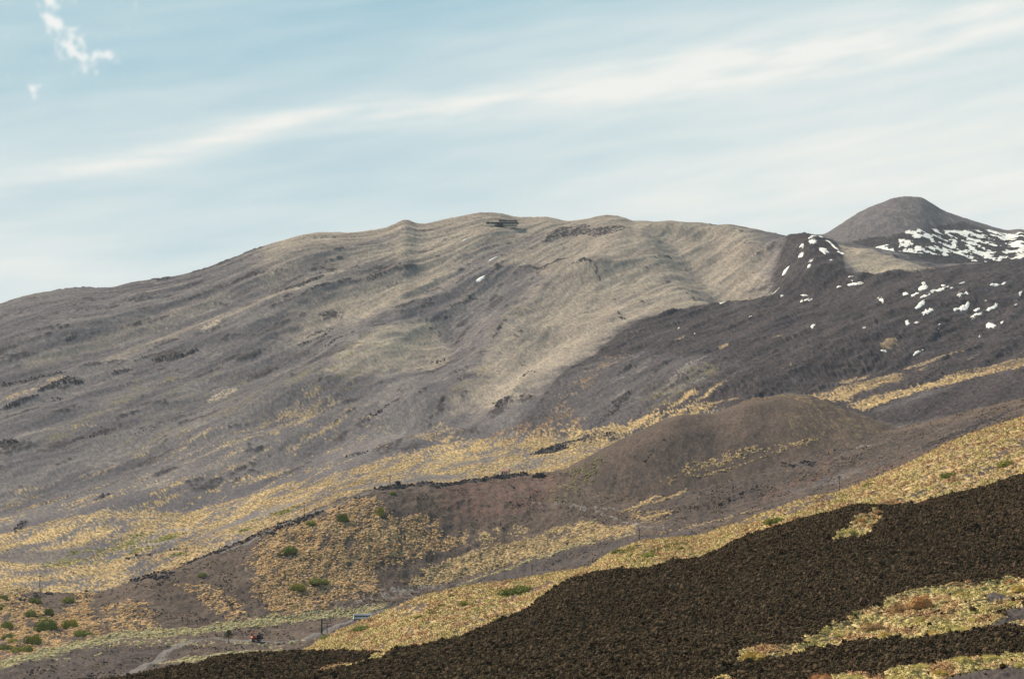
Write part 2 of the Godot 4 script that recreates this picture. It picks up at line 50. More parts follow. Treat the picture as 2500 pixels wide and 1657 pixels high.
# Ground cover mapped on the land: sheet -> [kind, share covered, ragged edge in metres, thickness in metres, outline x, z]
const COVER := {
	"lava_field": [
		["grass", 0.97, 0.5, -0.4, [59.3, -292, 61.7, -298.4, 63.7, -299, 66.8, -306.4, 69.8, -309, 72.4, -315.2, 73.5, -313, 70.4, -302.4, 68.2, -296.9, 65.3, -292.1, 62.3, -291.2]],
		["grass", 0.98, 0.4, -0.5, [39.9, -216.7, 42.5, -219, 43.7, -225, 45.6, -227.8, 47.4, -227.9, 51.2, -234.9, 54.9, -237.8, 57.9, -241.3, 62.7, -243.5, 70.5, -245.4, 75.6, -246.1, 77.6, -249.4, 79.4, -246.5, 89, -249.4, 80, -224.5, 74.1, -230.3, 68.8, -233, 67.2, -228.6, 73, -227, 71.6, -222.6, 68.9, -222, 67.2, -220.6, 66.9, -215.6, 62.9, -210.7, 57.8, -208.9, 54.4, -208.5, 50.7, -208.4, 47.9, -210.3, 43.7, -210.4, 39.1, -208.1, 36.7, -205.6, 34.1, -205.1, 34.7, -210.7, 37, -212, 39.9, -214.1]],
		["darkash", 0.98, 0.3, 0, [68.9, -233.2, 74.3, -230.8, 80.3, -225.6, 79.2, -222.5, 73.2, -227.4, 67.5, -227]],
		["darkash", 0.98, 0.3, 0, [68.8, -221.4, 71.5, -222.4, 79.6, -223.5, 72.8, -204.8, 66.9, -208.1, 62.9, -210.1, 66.9, -215.6]],
		["grass", 0.9, 0.4, 0, [66.2, -210.4, 68.2, -212.2, 73, -211, 71.6, -207, 67, -208.6]],
		["grass", 0.95, 0.4, 0, [28, -203.2, 29.3, -207.9, 31.6, -212.6, 33.9, -215, 34.8, -211.3, 34.7, -206.1, 33.3, -207.5, 30.5, -205.2]],
		["grass", 0.97, 0.4, 0, [35.2, -178.2, 37.6, -186.4, 39, -187.9, 40.6, -188.4, 42, -185, 44.4, -187.5, 47.2, -189.7, 48.8, -190, 49.8, -186.9, 52.3, -189.2, 55.1, -192.4, 58.4, -194.1, 62.6, -195.1, 70.1, -197.2, 66.6, -187.6, 59.4, -185, 53.9, -182.1, 49.9, -180.6, 46.9, -177.2, 42.3, -171.6]],
		["darkash", 0.98, 0.4, 0, [46.9, -177.2, 49.8, -180.4, 53.8, -181.9, 59.2, -184.6, 66.5, -187.2, 53.9, -152.1, 39.4, -159.9]],
		["grass", 0.95, 0.4, 0, [57, -182.8, 59.2, -186.4, 65.1, -188.6, 62.4, -180.7, 57.7, -179.9]],
		["grass", 0.8, 0.3, 0, [21, -202.3, 21, -202, 22.1, -202.2, 22.2, -202.5, 22.2, -202.8, 21.1, -202.7]],
		["grass", 0.9, 0.4, 0, [23.5, -192, 23.6, -191.4, 25.3, -191.4, 26.7, -190, 27, -190.5, 27, -191.3, 25.7, -195.1, 23.7, -192.7]],
		["grass", 0.8, 0.3, 0, [37.7, -314.2, 37.8, -313.6, 38.8, -314.1, 38.9, -314.9, 38.9, -315.5, 37.9, -314.9]],
		["grass", 0.95, 0.5, -0.4, [-34.1, -268.1, -32.5, -273.9, -30.7, -280, -28, -277.5, -25.4, -282.8, -24.7, -290.1, -21, -271.3, -24.4, -271.5, -26.2, -262.2, -28.5, -260]],
		["grass", 0.95, 0.5, -0.4, [-31.8, -275.2, -29.8, -282, -26, -271.1, -24.5, -285.1, -23.8, -304.2, -21.8, -302, -22.9, -271.9, -25, -260.9, -28.6, -260.7, -30.8, -266.6]],
	],
	"grass_ridge": [
		["soil", 0.6, 1, 0, [-32.1, -431.1, -24, -423, -20.7, -398.8, -24.1, -397.1, -30.1, -409.5]],
		["red", 0.75, 0.8, 0, [-2.3, -384.8, -2.1, -383.8, 4.2, -393, 8.8, -392.2, 11.2, -399.6, 11.5, -402.5, 11.3, -404.8, 8.8, -405.3, 4, -403.3, -2.2, -386.7]],
		["rock", 0.8, 0.5, 0.5, [-10.9, -353.1, -10.8, -352.8, -6.1, -355, 0.9, -357.1, 4.1, -359.7, 4.1, -360.2, 4, -360.7, 0.8, -359.6, -6.2, -357.1, -10.8, -353.5]],
		["soil", 0.6, 0.8, 0, [-49.4, -425.9, -49.2, -425.9, -42.8, -421.5, -35.8, -430.9, -31.7, -432.4, -32.2, -440.7, -32.4, -440.8, -36.7, -439.4, -44.2, -432.7, -49.3, -425.9]],
		["soil", 0.6, 1.5, 0, [60.8, -460.5, 78.8, -464.8, 94.1, -460.6, 95, -437.2, 84.1, -421.8, 73.7, -410.5, 65.8, -425.8, 59.8, -443.9]],
		["darkash", 0.75, 1, 0, [115.3, -392.7, 115.4, -391.4, 117.1, -388.7, 120, -391, 120.7, -392.4, 120.7, -393.8, 119.1, -396.8, 116.1, -394.2]],
		["darkash", 0.75, 1, 0, [97.7, -388.2, 97.7, -387.2, 99.7, -386.2, 102.3, -388.4, 102.7, -389.3, 102.7, -390.3, 100.8, -391.7, 98.2, -389.3]],
		["darkash", 0.75, 1, 0, [93.2, -386.2, 93.2, -385.4, 94.2, -384.3, 95.8, -386.5, 96.2, -387.5, 96.2, -388.3, 95.3, -389.6, 93.6, -387.3]],
		["darkash", 0.75, 1, 0, [115.6, -373.6, 115.6, -373.1, 117, -371.9, 118.8, -372.6, 119.1, -373.1, 119.1, -373.7, 117.8, -374.9, 115.9, -374.1]],
		["darkash", 0.75, 1, 0, [53.6, -459.4, 53.8, -459.4, 55.3, -459.6, 56.6, -459.8, 56.7, -459.8, 56.5, -459.8, 55.1, -459.5, 53.8, -459.4]],
		["darkash", 0.75, 1, 0, [113, -391.3, 113, -390.6, 114.1, -389.6, 115.8, -390.9, 116.2, -391.6, 116.1, -392.3, 115.1, -393.6, 113.3, -392]],
		["soil", 0.55, 1.5, 0, [122.3, -404.3, 122.5, -402.8, 126.8, -402.9, 131.9, -405.9, 139.7, -412, 140.8, -414.2, 140.9, -416.2, 134.8, -417.5, 129.5, -414, 123.3, -406.6]],
		["rust", 0.6, 1.5, 0, [34.9, -410, 35.1, -406.3, 44.3, -400.7, 55.7, -410.8, 62, -413.8, 63.1, -418.2, 63.4, -424, 59.1, -441.1, 46.4, -423.8, 35.7, -413.8]],
		["rust", 0.5, 1, 0, [103.8, -373.5, 103.9, -372.9, 108, -374.2, 108.3, -374.9, 108.3, -375.5, 104.2, -374.2]],
		["leaf", 0.6, 1, 0, [36.1, -413.2, 36.3, -410.9, 39.6, -409.7, 43.8, -420.4, 44.6, -424.3, 44.4, -427, 40.9, -427, 36.7, -416.4]],
		["leaf", 0.6, 1, 0, [42.3, -405.5, 42.5, -403.7, 43.5, -401.5, 45.3, -407.5, 45.8, -410.3, 45.7, -412.3, 44.7, -414.8, 42.9, -408.3]],
		["leaf", 0.55, 1, 0, [-20.9, -389.1, -20, -386.2, -17.9, -382.4, -16.8, -391.5, -16.6, -396, -17.5, -398.7, -19.7, -402.7, -20.7, -393.3]],
		["leaf", 0.55, 1, 0, [-24.8, -386.6, -24.4, -384.8, -23, -382.2, -22.2, -386.3, -22.1, -388.3, -22.6, -389.8, -24, -392.3, -24.8, -388.4]],
		["leaf", 0.55, 1, 0, [32.2, -398.7, 32.6, -397, 35, -397.8, 38, -408.8, 38.7, -412.9, 38.3, -414.8, 35.8, -413.6, 32.8, -402.3]],
		["leaf", 0.55, 1, 0, [28.9, -426.2, 29.1, -423.6, 31.1, -420.4, 33.6, -428, 34, -431.1, 33.9, -433.1, 31.8, -435.3, 29.3, -428.9]],
		["leaf", 0.55, 1, 0, [-36.6, -439.3, -36.3, -439.2, -33.8, -433.6, -32.5, -440.8, -32.3, -440.8, -32.6, -440.3, -34.7, -439.6, -36.4, -439.2]],
		["leaf", 0.55, 1, 0, [-19, -376.8, -18.6, -375.7, -17.4, -374.7, -16.6, -379, -16.5, -380.8, -16.8, -381.8, -18.1, -382.7, -18.9, -378.5]],
	],
	"valley": [
		["darkash", 0.75, 4, 0, [-221.3, -632.2, -214.4, -668.3, -200.5, -687.7, -190.4, -705.2, -163.1, -701.2, -152.6, -716.7, -141.8, -715.3, -143.7, -645.6, -143.2, -604.1, -138.2, -529, -185.5, -530.6]],
		["straw", 0.9, 2, 0, [-294.7, -838.2, -272.3, -845.7, -250.3, -856.2, -221, -873.4, -198.6, -888.5, -183.4, -899.3, -181.9, -871.5, -221, -873.5, -228.3, -869, -239.9, -861.4, -253.9, -854.2, -255.6, -819.3, -262.2, -814.8, -283.7, -807.5]],
		["fawn", 0.66, 3, 0, [-143.9, -865.1, -141.4, -880.8, -137.5, -923.7, -124.8, -923.9, -106.4, -922.6, -85.7, -947.5, -72.8, -852.3, -96.3, -837.8, -109.9, -816.7, -120.8, -809.5, -135.1, -832.9, -137, -854.1]],
		["fawn", 0.5, 3, 0, [-174.4, -835.8, -158.2, -837.5, -143.3, -823.6, -131.7, -802.9, -139.4, -792.8, -158.5, -818.3]],
		["fawn", 0.42, 3, 0, [-210.1, -812.2, -197.7, -813.7, -185.6, -813.2, -169, -751.7, -177.5, -731.8, -193.1, -750.4]],
		["fawn", 0.65, 2, 0, [-236.9, -862.9, -228.3, -869, -216.5, -812.4, -190.7, -738.3, -195, -732.6, -207.6, -741.6, -225.9, -781.6, -224.3, -803.2, -220.1, -807.8]],
		["fawn", 0.5, 3, 0, [-283.7, -807.5, -252, -820.8, -235.8, -807.3, -219.4, -759.6, -203.2, -721.2, -208.5, -691.9, -233.9, -667.8]],
		["rock", 0.5, 2, 0, [-228.5, -858.9, -226.2, -855.8, -218.8, -874.9, -199.8, -857.2, -182.9, -841.6, -182.6, -857, -183.4, -863.2, -185.1, -864, -187.8, -862.8, -206.3, -883.4, -220.2, -874, -230.1, -868]],
		["rock", 0.6, 1.5, 0, [-183.9, -878.9, -183, -877.3, -163.7, -890.5, -140.1, -907.7, -124, -920.2, -105.7, -935.1, -86.8, -960.6, -86.6, -962.4, -87.3, -963.1, -107.1, -941.9, -125.7, -928.4, -142.3, -917.1, -166.7, -902.9, -184.2, -881.6]],
		["rock", 0.5, 2, 0, [-137.7, -895.2, -136.1, -895.3, -130.2, -907.8, -123.2, -914, -122.5, -917.2, -124.5, -920.5, -137.3, -938.3, -138.1, -899.8]],
		["rock", 0.5, 2, 0, [-249.5, -798.5, -248.8, -798.2, -245.8, -815, -245.4, -848.6, -247.5, -857.6, -248.2, -857.3, -250.1, -826.6, -250, -801.1]],
		["hay", 0.75, 2, 0, [-223.2, -635.5, -221.2, -632.2, -207.1, -646.8, -198.1, -681.2, -191.2, -704.7, -175.8, -725.7, -157.7, -740.8, -140.9, -768.5, -121.4, -789.3, -93.5, -816.4, -74, -824.5, -63.1, -836.9, -62.5, -840.1, -63.7, -842.1, -75.7, -838.9, -95.3, -828.4, -124.2, -803.7, -144.7, -786.5, -162.7, -762.8, -181.3, -746.3, -198.3, -727.6, -206, -705.2, -215.2, -669.7, -224.3, -640.5]],
		["hay", 0.3, 2, 0, [-200.1, -696.3, -198.8, -693.8, -171.1, -706.1, -137.9, -713.4, -130.2, -729.4, -130.3, -732.6, -131.3, -734.8, -140.9, -728.9, -174.6, -719.9, -200.5, -699.3]],
		["hay", 0.7, 1, 0, [-194.7, -669.6, -194.2, -668.6, -185.8, -669.2, -185.9, -670.2, -186.4, -671.2, -194.8, -670.6]],
		["hay", 0.6, 1, 0, [-180.3, -677.6, -180, -676.9, -174.3, -677.9, -174.3, -678.6, -174.6, -679.3, -180.4, -678.4]],
		["hay", 0.85, 1.5, 0, [-148.9, -655.5, -148.1, -654, -134.9, -665.1, -118.2, -681.7, -100.6, -698.2, -87.9, -706.2, -87.8, -708.4, -88.4, -710.3, -102.4, -709.9, -120.4, -693.1, -137.3, -676.1, -149, -657.6]],
		["hay", 0.35, 1.5, 0, [-129.7, -724.4, -129.1, -722.7, -110.3, -716.6, -91.9, -737.9, -91.8, -739.8, -92.3, -741.1, -111.8, -725.5, -129.6, -725.9]],
		["fawn", 0.68, 3, 0, [-109.3, -940, -92.2, -954.9, -80.2, -957.9, -69.9, -935.7, -58.1, -953.4, -43.2, -958, -42, -932.7, -27.8, -951.9, -25.5, -937.4, -43.3, -921.1, -55.1, -905.9, -76.4, -884.5, -85.7, -872.2, -89, -855, -97, -837.5, -107, -877.7]],
		["soil", 0.7, 2, 0, [-102.3, -971.2, -102.8, -970.6, -101.4, -928, -100.6, -908.5, -100.2, -907.2, -99.7, -908.3, -98.6, -926.9, -100.8, -960.6]],
		["soil", 0.7, 2, 0, [-88.3, -954.2, -88.6, -952, -88.2, -928.5, -86.5, -911.1, -86, -910.1, -85.6, -911.4, -85.5, -929.3, -87.7, -952]],
		["soil", 0.7, 2, 0, [-80, -954.4, -80.1, -952.5, -76.1, -928.6, -71.1, -911, -70.5, -910.5, -70.4, -911.8, -73.9, -931.2, -79.4, -953.4]],
		["soil", 0.7, 2, 0, [-64.1, -934.5, -64.6, -933, -65.8, -918.7, -65.4, -905.7, -64.9, -904.6, -64.5, -906, -63.2, -919.7, -63.7, -933.4]],
		["soil", 0.7, 2, 0, [-50.4, -953.3, -50.8, -951.8, -51.7, -936.4, -51.1, -922.7, -50.7, -921.7, -50.3, -923.1, -49.4, -937.7, -50, -952.3]],
		["soil", 0.7, 2, 0, [-104.9, -920.1, -105.5, -918.7, -106.8, -899, -106.3, -881.3, -105.8, -880, -105.2, -881.1, -103.8, -898.3, -104.4, -918.2]],
		["soil", 0.7, 2, 0, [-91.9, -916.7, -92.5, -914.9, -93.4, -900.2, -92.2, -887, -91.6, -885.6, -91, -887.2, -90, -900.9, -91.2, -915.1]],
		["straw", 0.5, 2, 0, [-20.3, -953.5, -6.3, -961.2, -7.1, -949.3, -19.9, -934.4]],
		["straw", 0.45, 2, 0, [-0.6, -969, 8.9, -961.7, 6.9, -945.2, 0.4, -946.4]],
		["straw", 0.78, 2, 0, [-59.9, -873.9, -49.1, -895.6, -34.1, -919.1, -16.2, -934.4, 6.9, -943, 25.7, -950.5, 49.7, -958.9, 51.1, -951.1, 71.5, -934.6, 69.1, -903.1, 52.2, -920.5, 29.4, -919.5, 15.7, -916.9, -6.8, -909.7, -24.4, -897, -45.6, -879.7]],
		["soil", 0.75, 2, 0, [17.1, -940.2, 26.5, -945.7, 34.1, -947.4, 32.8, -938.4, 22.5, -935.8]],
		["hay", 0.85, 0.8, 0, [-29.5, -882.8, -29.2, -882.5, -6.6, -900.7, 11.3, -909.7, 38.7, -920.1, 70.3, -896.5, 70.7, -897.8, 70.5, -899.4, 38.5, -923.9, 11, -913.1, -7, -904, -29.3, -883.7]],
		["straw", 0.9, 1.5, 0, [64.7, -963.2, 65.2, -962.7, 84.6, -974.5, 116, -995.5, 116.6, -997.4, 116.1, -998.5, 84.4, -980.5, 65.1, -964.5]],
		["straw", 0.5, 2, 0, [70.2, -967.1, 78.4, -962.7, 92, -955.5, 94.7, -945.1, 83.1, -930.5, 73.4, -946.9]],
		["red", 0.6, 5, 0, [-50.9, -1036.7, -18.5, -1061.3, 13, -1056.5, 33.1, -1031, 28, -995.4, 2.3, -977.3, -26.4, -968, -41.7, -967.4]],
		["darkash", 0.85, 1.5, 0, [17.5, -870.4, 22.8, -876.7, 37.2, -889.1, 55.9, -866.3, 42.8, -828.8, 31.8, -838.7]],
		["ashlight", 0.55, 1.5, 0, [10.9, -992.1, 11.2, -991.6, 31.5, -985.6, 45.5, -973, 60, -973.3, 66.2, -965.5, 66.5, -965.6, 66.4, -966.5, 60.3, -976.3, 45.8, -975.7, 31.7, -988.3, 11.2, -992.6]],
		["ashlight", 0.6, 1.5, 0, [44.5, -977.3, 44.7, -976.4, 55.4, -963.6, 65.9, -949.5, 74.4, -926.1, 86.6, -899.7, 104.5, -898.7, 105, -900.4, 104.8, -902.2, 87.4, -908.9, 75.2, -933.1, 66.5, -953.3, 56, -966.8, 44.9, -977.5]],
		["ashlight", 0.4, 3, 0, [-92.4, -830.3, -90.9, -829.3, -72.2, -844, -48.8, -867.2, -24, -884, -22.8, -887.2, -24.3, -889.7, -50.4, -879.5, -74.4, -855.5, -91.8, -833.6]],
		["rock", 0.8, 1.5, 1.5, [-95, -979.6, -94.6, -980.1, -73.7, -987, -61.3, -1005.2, -61.1, -1007.9, -61.6, -1010.2, -75.4, -1006, -94.7, -980]],
		["rock", 0.85, 1.2, 1.5, [-62.2, -1014.2, -61.6, -1009.5, -47.5, -1008.5, -38.9, -1021.1, -28.3, -1038.7, -7.8, -1043.2, 10.9, -1053.6, 11.3, -1056.3, 10.9, -1059.2, -8.1, -1066.4, -29, -1055.1, -39.6, -1032, -47.9, -1016.8, -62.3, -1022.9]],
		["rock", 0.7, 1.5, 1.5, [-5.3, -1028.1, -4.8, -1025.9, -0.2, -1018.6, 2.1, -1013.3, 2.8, -1012.7, 2.7, -1014.9, 1, -1025.6, -4.6, -1029]],
		["rock", 0.6, 1.5, 1, [-9.9, -995.5, -9.5, -994.7, -1.7, -991.1, 4.2, -988.8, 4.7, -989.3, 4.4, -990.3, -1.4, -995.3, -9.4, -996.2]],
		["slate", 0.85, 1.5, 0, [-94.6, -777.8, -82.1, -813.2, -62.9, -845.6, -28.3, -880.3, -6.7, -899, 11.1, -907.9, 38.4, -918.2, 69.8, -890.4, 101.2, -871.2, 94.9, -817, 66.4, -868.3, 55.7, -863.2, 19.2, -867.4, -6.6, -881.2, -40.2, -856.6, -70.3, -815.4, -87.7, -757.9]],
		["darkash", 0.6, 8, 0, [88.7, -979.8, 131.2, -1007.6, 163.8, -1023.6, 205.4, -1027.8, 238, -993.5, 266.6, -954.2, 301.3, -928.5, 248.8, -767.7, 247.8, -887.5, 211.6, -884.4, 170.3, -898.7, 122, -872.5, 77.5, -858.2]],
		["red", 0.4, 4, 0, [135.4, -928.1, 155, -940.8, 175.6, -945.7, 179.9, -948.4, 193.6, -989, 197.3, -964.1, 184.4, -933.5, 165.1, -919.3, 146.3, -916.2]],
		["red", 0.38, 4, 0, [183.3, -902.6, 183.7, -897.7, 206.8, -861.6, 232.9, -862, 246.6, -881.9, 249.1, -888.6, 248.9, -893, 239.9, -894.8, 213.1, -894.1, 185, -906.4]],
		["cinder", 0.5, 4, 0, [161, -928.2, 161.7, -925, 186.9, -911.4, 212.2, -904.6, 213.9, -908.1, 213.7, -912.8, 189.6, -930.6, 162.4, -930.9]],
		["straw", 0.55, 2.5, 0, [93.2, -999.3, 94.9, -998.1, 115, -1030, 129.8, -1028.6, 144.9, -1025.8, 159.2, -1024.1, 160.4, -1024, 158.6, -1024.2, 142.8, -1026, 128, -1028.8, 112.5, -1030.4, 94.5, -1006.8]],
		["straw", 0.9, 1, 0, [88.6, -982.6, 89, -982.2, 111.5, -1007.9, 134.1, -1028.2, 163.9, -1023.6, 164.1, -1023.5, 163.7, -1023.6, 133.7, -1028.3, 112.3, -1020.1, 88.9, -983.7]],
		["straw", 0.85, 1, 0, [87.4, -970.5, 87.8, -969.9, 103.4, -978.9, 119.5, -993, 120, -994.5, 119.6, -995.4, 103.4, -984, 87.8, -971.6]],
		["straw", 0.5, 2, 0, [82.4, -947, 83.6, -943.4, 94.1, -945.4, 95.7, -949.3, 94.4, -952.4, 83.9, -950.7]],
		["straw", 0.35, 1, 0, [79.7, -885.3, 79.9, -883.9, 97.3, -882.9, 114.9, -883.4, 142.3, -891, 142.8, -892.6, 142.7, -894.1, 115.9, -892.5, 98.1, -891.7, 80.1, -886.8]],
		["rock", 0.7, 1.5, 1.2, [163.9, -1001.6, 163.8, -999.2, 169.6, -982.4, 175.5, -960.8, 175.9, -960.7, 175.9, -962.1, 171, -988, 164.4, -1002.5]],
		["rock", 0.8, 1.5, 0, [176.2, -973, 176.6, -970.9, 180.5, -966.5, 186.2, -961.5, 187.1, -962.4, 187, -965.3, 182.6, -978.2, 177.1, -975]],
		["rock", 0.6, 1, 1.2, [162.2, -956.9, 162.4, -956.2, 168.1, -950.6, 175.4, -952.3, 175.7, -952.9, 175.6, -953.5, 168.5, -953.8, 162.5, -957.3]],
		["rock", 0.5, 2, 1, [117, -940.4, 117.6, -938.9, 132.4, -942.5, 152, -949.7, 152.7, -951.4, 152.1, -952.8, 132.7, -952.1, 117.7, -942.7]],
		["basalt", 0.8, 1.5, 1, [228.3, -903.5, 228.4, -901.4, 239.3, -900.9, 252.3, -902.1, 267.4, -907.5, 300.4, -925.4, 301.9, -928.7, 302.2, -931.6, 270.8, -921.7, 255.3, -915.4, 241.9, -913.5, 229.2, -905.7]],
		["ashlight", 0.5, 1, 0, [194.7, -1026.3, 194.9, -1026.3, 214.3, -975.8, 229, -956.1, 229.3, -956.6, 229.3, -957.5, 215.2, -980, 194.9, -1026.3]],
		["olive", 0.33, 4, 0, [24.5, -988.9, 28.3, -988.8, 42.3, -1002.1, 53.8, -1048.2, 56.2, -1072.9, 52.2, -1077.1, 34.9, -1033.4, 25.5, -998]],
	],
	"cinder_cone": [
		["drab", 0.3, 5, 0, [182, -1038.3, 199, -1046.1, 217.9, -1037.5, 235.9, -1026.6, 244.9, -1022.2, 219.6, -999.8, 180.4, -1002.3]],
		["rust", 0.45, 3, 0, [89.9, -1069.1, 91, -1069.1, 97.5, -1069.8, 123.4, -1063.8, 146.5, -1078.1, 171.2, -1066.4, 172.9, -1072.2, 173.4, -1081, 145.8, -1078, 123.9, -1074.2, 96.8, -1069.8, 90.4, -1069.1]],
		["drab", 0.5, 3, 0, [172.7, -1081, 171.8, -1070.4, 185.9, -1060.9, 198.6, -1046.1, 223.8, -1043, 245.4, -1033, 247, -1036.2, 247.9, -1042.2, 229.1, -1063.4, 201.4, -1056.3, 189.5, -1079.4, 173.4, -1081]],
		["olive", 0.33, 4, 0, [26.8, -1013.6, 31.2, -1010.7, 47.6, -1012.7, 61.5, -1031.7, 63.1, -1040.1, 58.6, -1043.9, 38.6, -1045.1, 27.8, -1020.3]],
		["straw", 0.5, 2.5, 0, [94.5, -990, 95.9, -989.5, 110.9, -996.1, 125.7, -997.9, 141.1, -1000.6, 156.2, -1005, 157.3, -1006.4, 156, -1007.4, 140.5, -1007.5, 125.2, -1004.6, 109.7, -1002, 95.2, -991.5]],
		["straw", 0.85, 1, 0, [114.1, -991.5, 114.4, -991.3, 129.4, -992.4, 159.8, -997.9, 160, -998.2, 159.7, -998.5, 129.3, -994.1, 114.3, -991.8]],
		["straw", 0.75, 2, 0, [167.6, -1001.1, 168.2, -1000.5, 180.3, -1000.3, 192.3, -1001.3, 193.8, -1000.9, 194.6, -1001, 194.5, -1002.2, 192.8, -1005.3, 180.4, -1004.1, 168.2, -1001.8]],
		["straw", 0.3, 2, 0, [161.5, -1001.6, 163, -1001.8, 168, -1007.4, 168.5, -1009.5, 167, -1009.3, 162, -1003.7]],
		["rock", 0.6, 1, 0, [83.8, -1015.6, 84, -1015.6, 91.7, -1020.6, 100.6, -1029.5, 100.7, -1029.8, 100.4, -1029.8, 91.3, -1021.6, 83.9, -1015.9]],
		["soil", 0.5, 3, 0, [122.3, -1061.5, 122.7, -1060.1, 140.9, -1077.3, 152.8, -1071.1, 154.3, -1079.1, 153.7, -1079, 140.4, -1077.2, 124.1, -1074.2]],
		["darkash", 0.5, 8, 0, [62.5, -1011.1, 83.2, -1019.1, 113.9, -1021.9, 136.8, -1040.9, 134, -1020.2, 101.2, -997.6, 71, -991.2]],
	],
	"mountain": [
		["ash", 0.8, 14, 0, [-384, -2404, -358, -2420, -292, -2483, -224, -2550, -156, -2614, -95, -2660, -53, -2686, 12, -2714, 56, -2730, 105, -2724, 154, -2724, 208, -2717, 319, -2703, 380, -2664, 384, -2454, 356, -2193, 325, -2057, 277, -1951, 227, -1932, 143, -1856, 126, -1799, 89, -1650, 50, -1544, 30, -1468, 3, -1412, -24, -1395, -55, -1482, -43, -1575, -20, -1769, 13, -1999, -35, -1987, -93, -1952, -180, -1910, -227, -1839, -260, -1772, -260, -1893, -247, -2004, -325, -2040]],
		["cinder", 0.93, 12, 0, [-181, -1917, -152, -1968, -125, -2026, -88, -2122, -62, -2240, -20, -2317, 55, -2431, 48, -2358, -10, -2266, -38, -2172, 14, -2198, 53, -2182, 26, -2128, 51, -2093, 11, -1999, -23, -1801, -45, -1629, -58, -1508, -72, -1403, -88, -1306, -159, -1362, -222, -1891]],
		["cinder", 0.75, 10, 0, [-321, -2039, -270, -2115, -201, -2167, -134, -2183, -132, -2147, -182, -2076, -223, -2005, -282, -1915]],
		["cinder", 0.6, 10, 0, [-330, -2233, -265, -2251, -205, -2338, -149, -2408, -172, -2280, -215, -2205, -251, -2134, -306, -2075]],
		["ash", 0.85, 6, 0, [-106, -1945, -87, -1913, -73, -1817, -71, -1703, -90, -1682, -103, -1677, -123, -1658, -149, -1617, -175, -1603, -196, -1595, -186, -1671, -175, -1717, -159, -1826, -137, -1888]],
		["ash", 0.75, 4, 0, [-89, -2182, -91, -2183, -117, -2141, -145, -2057, -169, -2002, -185, -1933, -185, -1925, -183, -1926, -163, -1983, -140, -2037, -112, -2119, -90, -2174]],
		["ash", 0.7, 4, 0, [-50, -2089, -52, -2089, -73, -2028, -87, -1985, -87, -1980, -86, -1980, -70, -2015, -51, -2084]],
		["ash", 0.65, 5, 0, [-200, -2212, -203, -2214, -248, -2106, -279, -2027, -313, -1988, -345, -1948, -378, -1920, -407, -1875, -445, -1803, -463, -1741, -462, -1733, -459, -1732, -434, -1776, -397, -1846, -369, -1890, -336, -1918, -305, -1959, -271, -1999, -240, -2078, -201, -2201]],
		["ash", 0.5, 6, 0, [-354, -2020, -358, -2025, -393, -1992, -438, -1929, -476, -1854, -526, -1775, -544, -1725, -544, -1718, -540, -1715, -514, -1746, -464, -1821, -426, -1893, -381, -1951, -354, -2010]],
		["ash", 0.6, 4, 0, [-520, -1990, -519, -1989, -464, -2050, -432, -2076, -432, -2079, -434, -2082, -469, -2069, -521, -1994]],
		["ash", 0.5, 6, 0, [-346, -2187, -340, -2175, -296, -2176, -258, -2208, -204, -2225, -201, -2233, -205, -2245, -265, -2276, -308, -2244, -345, -2201]],
		["ash", 0.55, 6, 0, [-184, -2043, -187, -2046, -242, -1979, -273, -1931, -275, -1924, -271, -1920, -235, -1947, -185, -2033]],
		["pale", 0.7, 3, 0, [-372, -1873, -370, -1872, -359, -1885, -351, -1906, -350, -1910, -352, -1912, -365, -1902, -372, -1878]],
		["pale", 0.45, 3, 0, [-308, -1589, -305, -1587, -291, -1605, -286, -1640, -286, -1651, -290, -1654, -303, -1645, -309, -1600]],
		["pale", 0.4, 3, 0, [-426, -1877, -424, -1876, -410, -1898, -410, -1902, -412, -1904, -426, -1882]],
		["pale", 0.4, 3, 0, [-302, -2186, -300, -2182, -286, -2189, -285, -2194, -287, -2197, -302, -2191]],
		["olive", 0.32, 5, 0, [-428, -1402, -425, -1400, -405, -1473, -390, -1577, -383, -1635, -362, -1682, -362, -1692, -366, -1697, -397, -1677, -405, -1616, -419, -1507, -430, -1411]],
		["straw", 0.45, 4, 0, [-526, -1588, -524, -1586, -494, -1624, -485, -1663, -474, -1685, -474, -1689, -476, -1691, -491, -1679, -501, -1641, -527, -1593]],
		["olive", 0.4, 4, 0, [-327, -1389, -325, -1388, -298, -1455, -276, -1491, -264, -1506, -264, -1510, -266, -1513, -280, -1509, -303, -1472, -327, -1394]],
		["straw", 0.5, 6, 0, [-229, -1395, -223, -1392, -198, -1433, -180, -1473, -170, -1498, -168, -1513, -174, -1527, -195, -1551, -216, -1503, -230, -1414]],
		["olive", 0.4, 6, 0, [-245, -1560, -242, -1555, -207, -1570, -181, -1657, -161, -1784, -162, -1799, -165, -1799, -191, -1698, -216, -1609, -245, -1569]],
		["straw", 0.35, 4, 0, [-184, -1514, -182, -1512, -146, -1610, -146, -1618, -148, -1620, -184, -1521]],
		["straw", 0.25, 4, 0, [-458, -1453, -455, -1450, -419, -1474, -395, -1494, -395, -1499, -398, -1503, -427, -1499, -458, -1458]],
		["olive", 0.14, 14, 0, [-369, -1394, -392, -1664, -342, -1749, -265, -1698, -157, -1719, -117, -1293]],
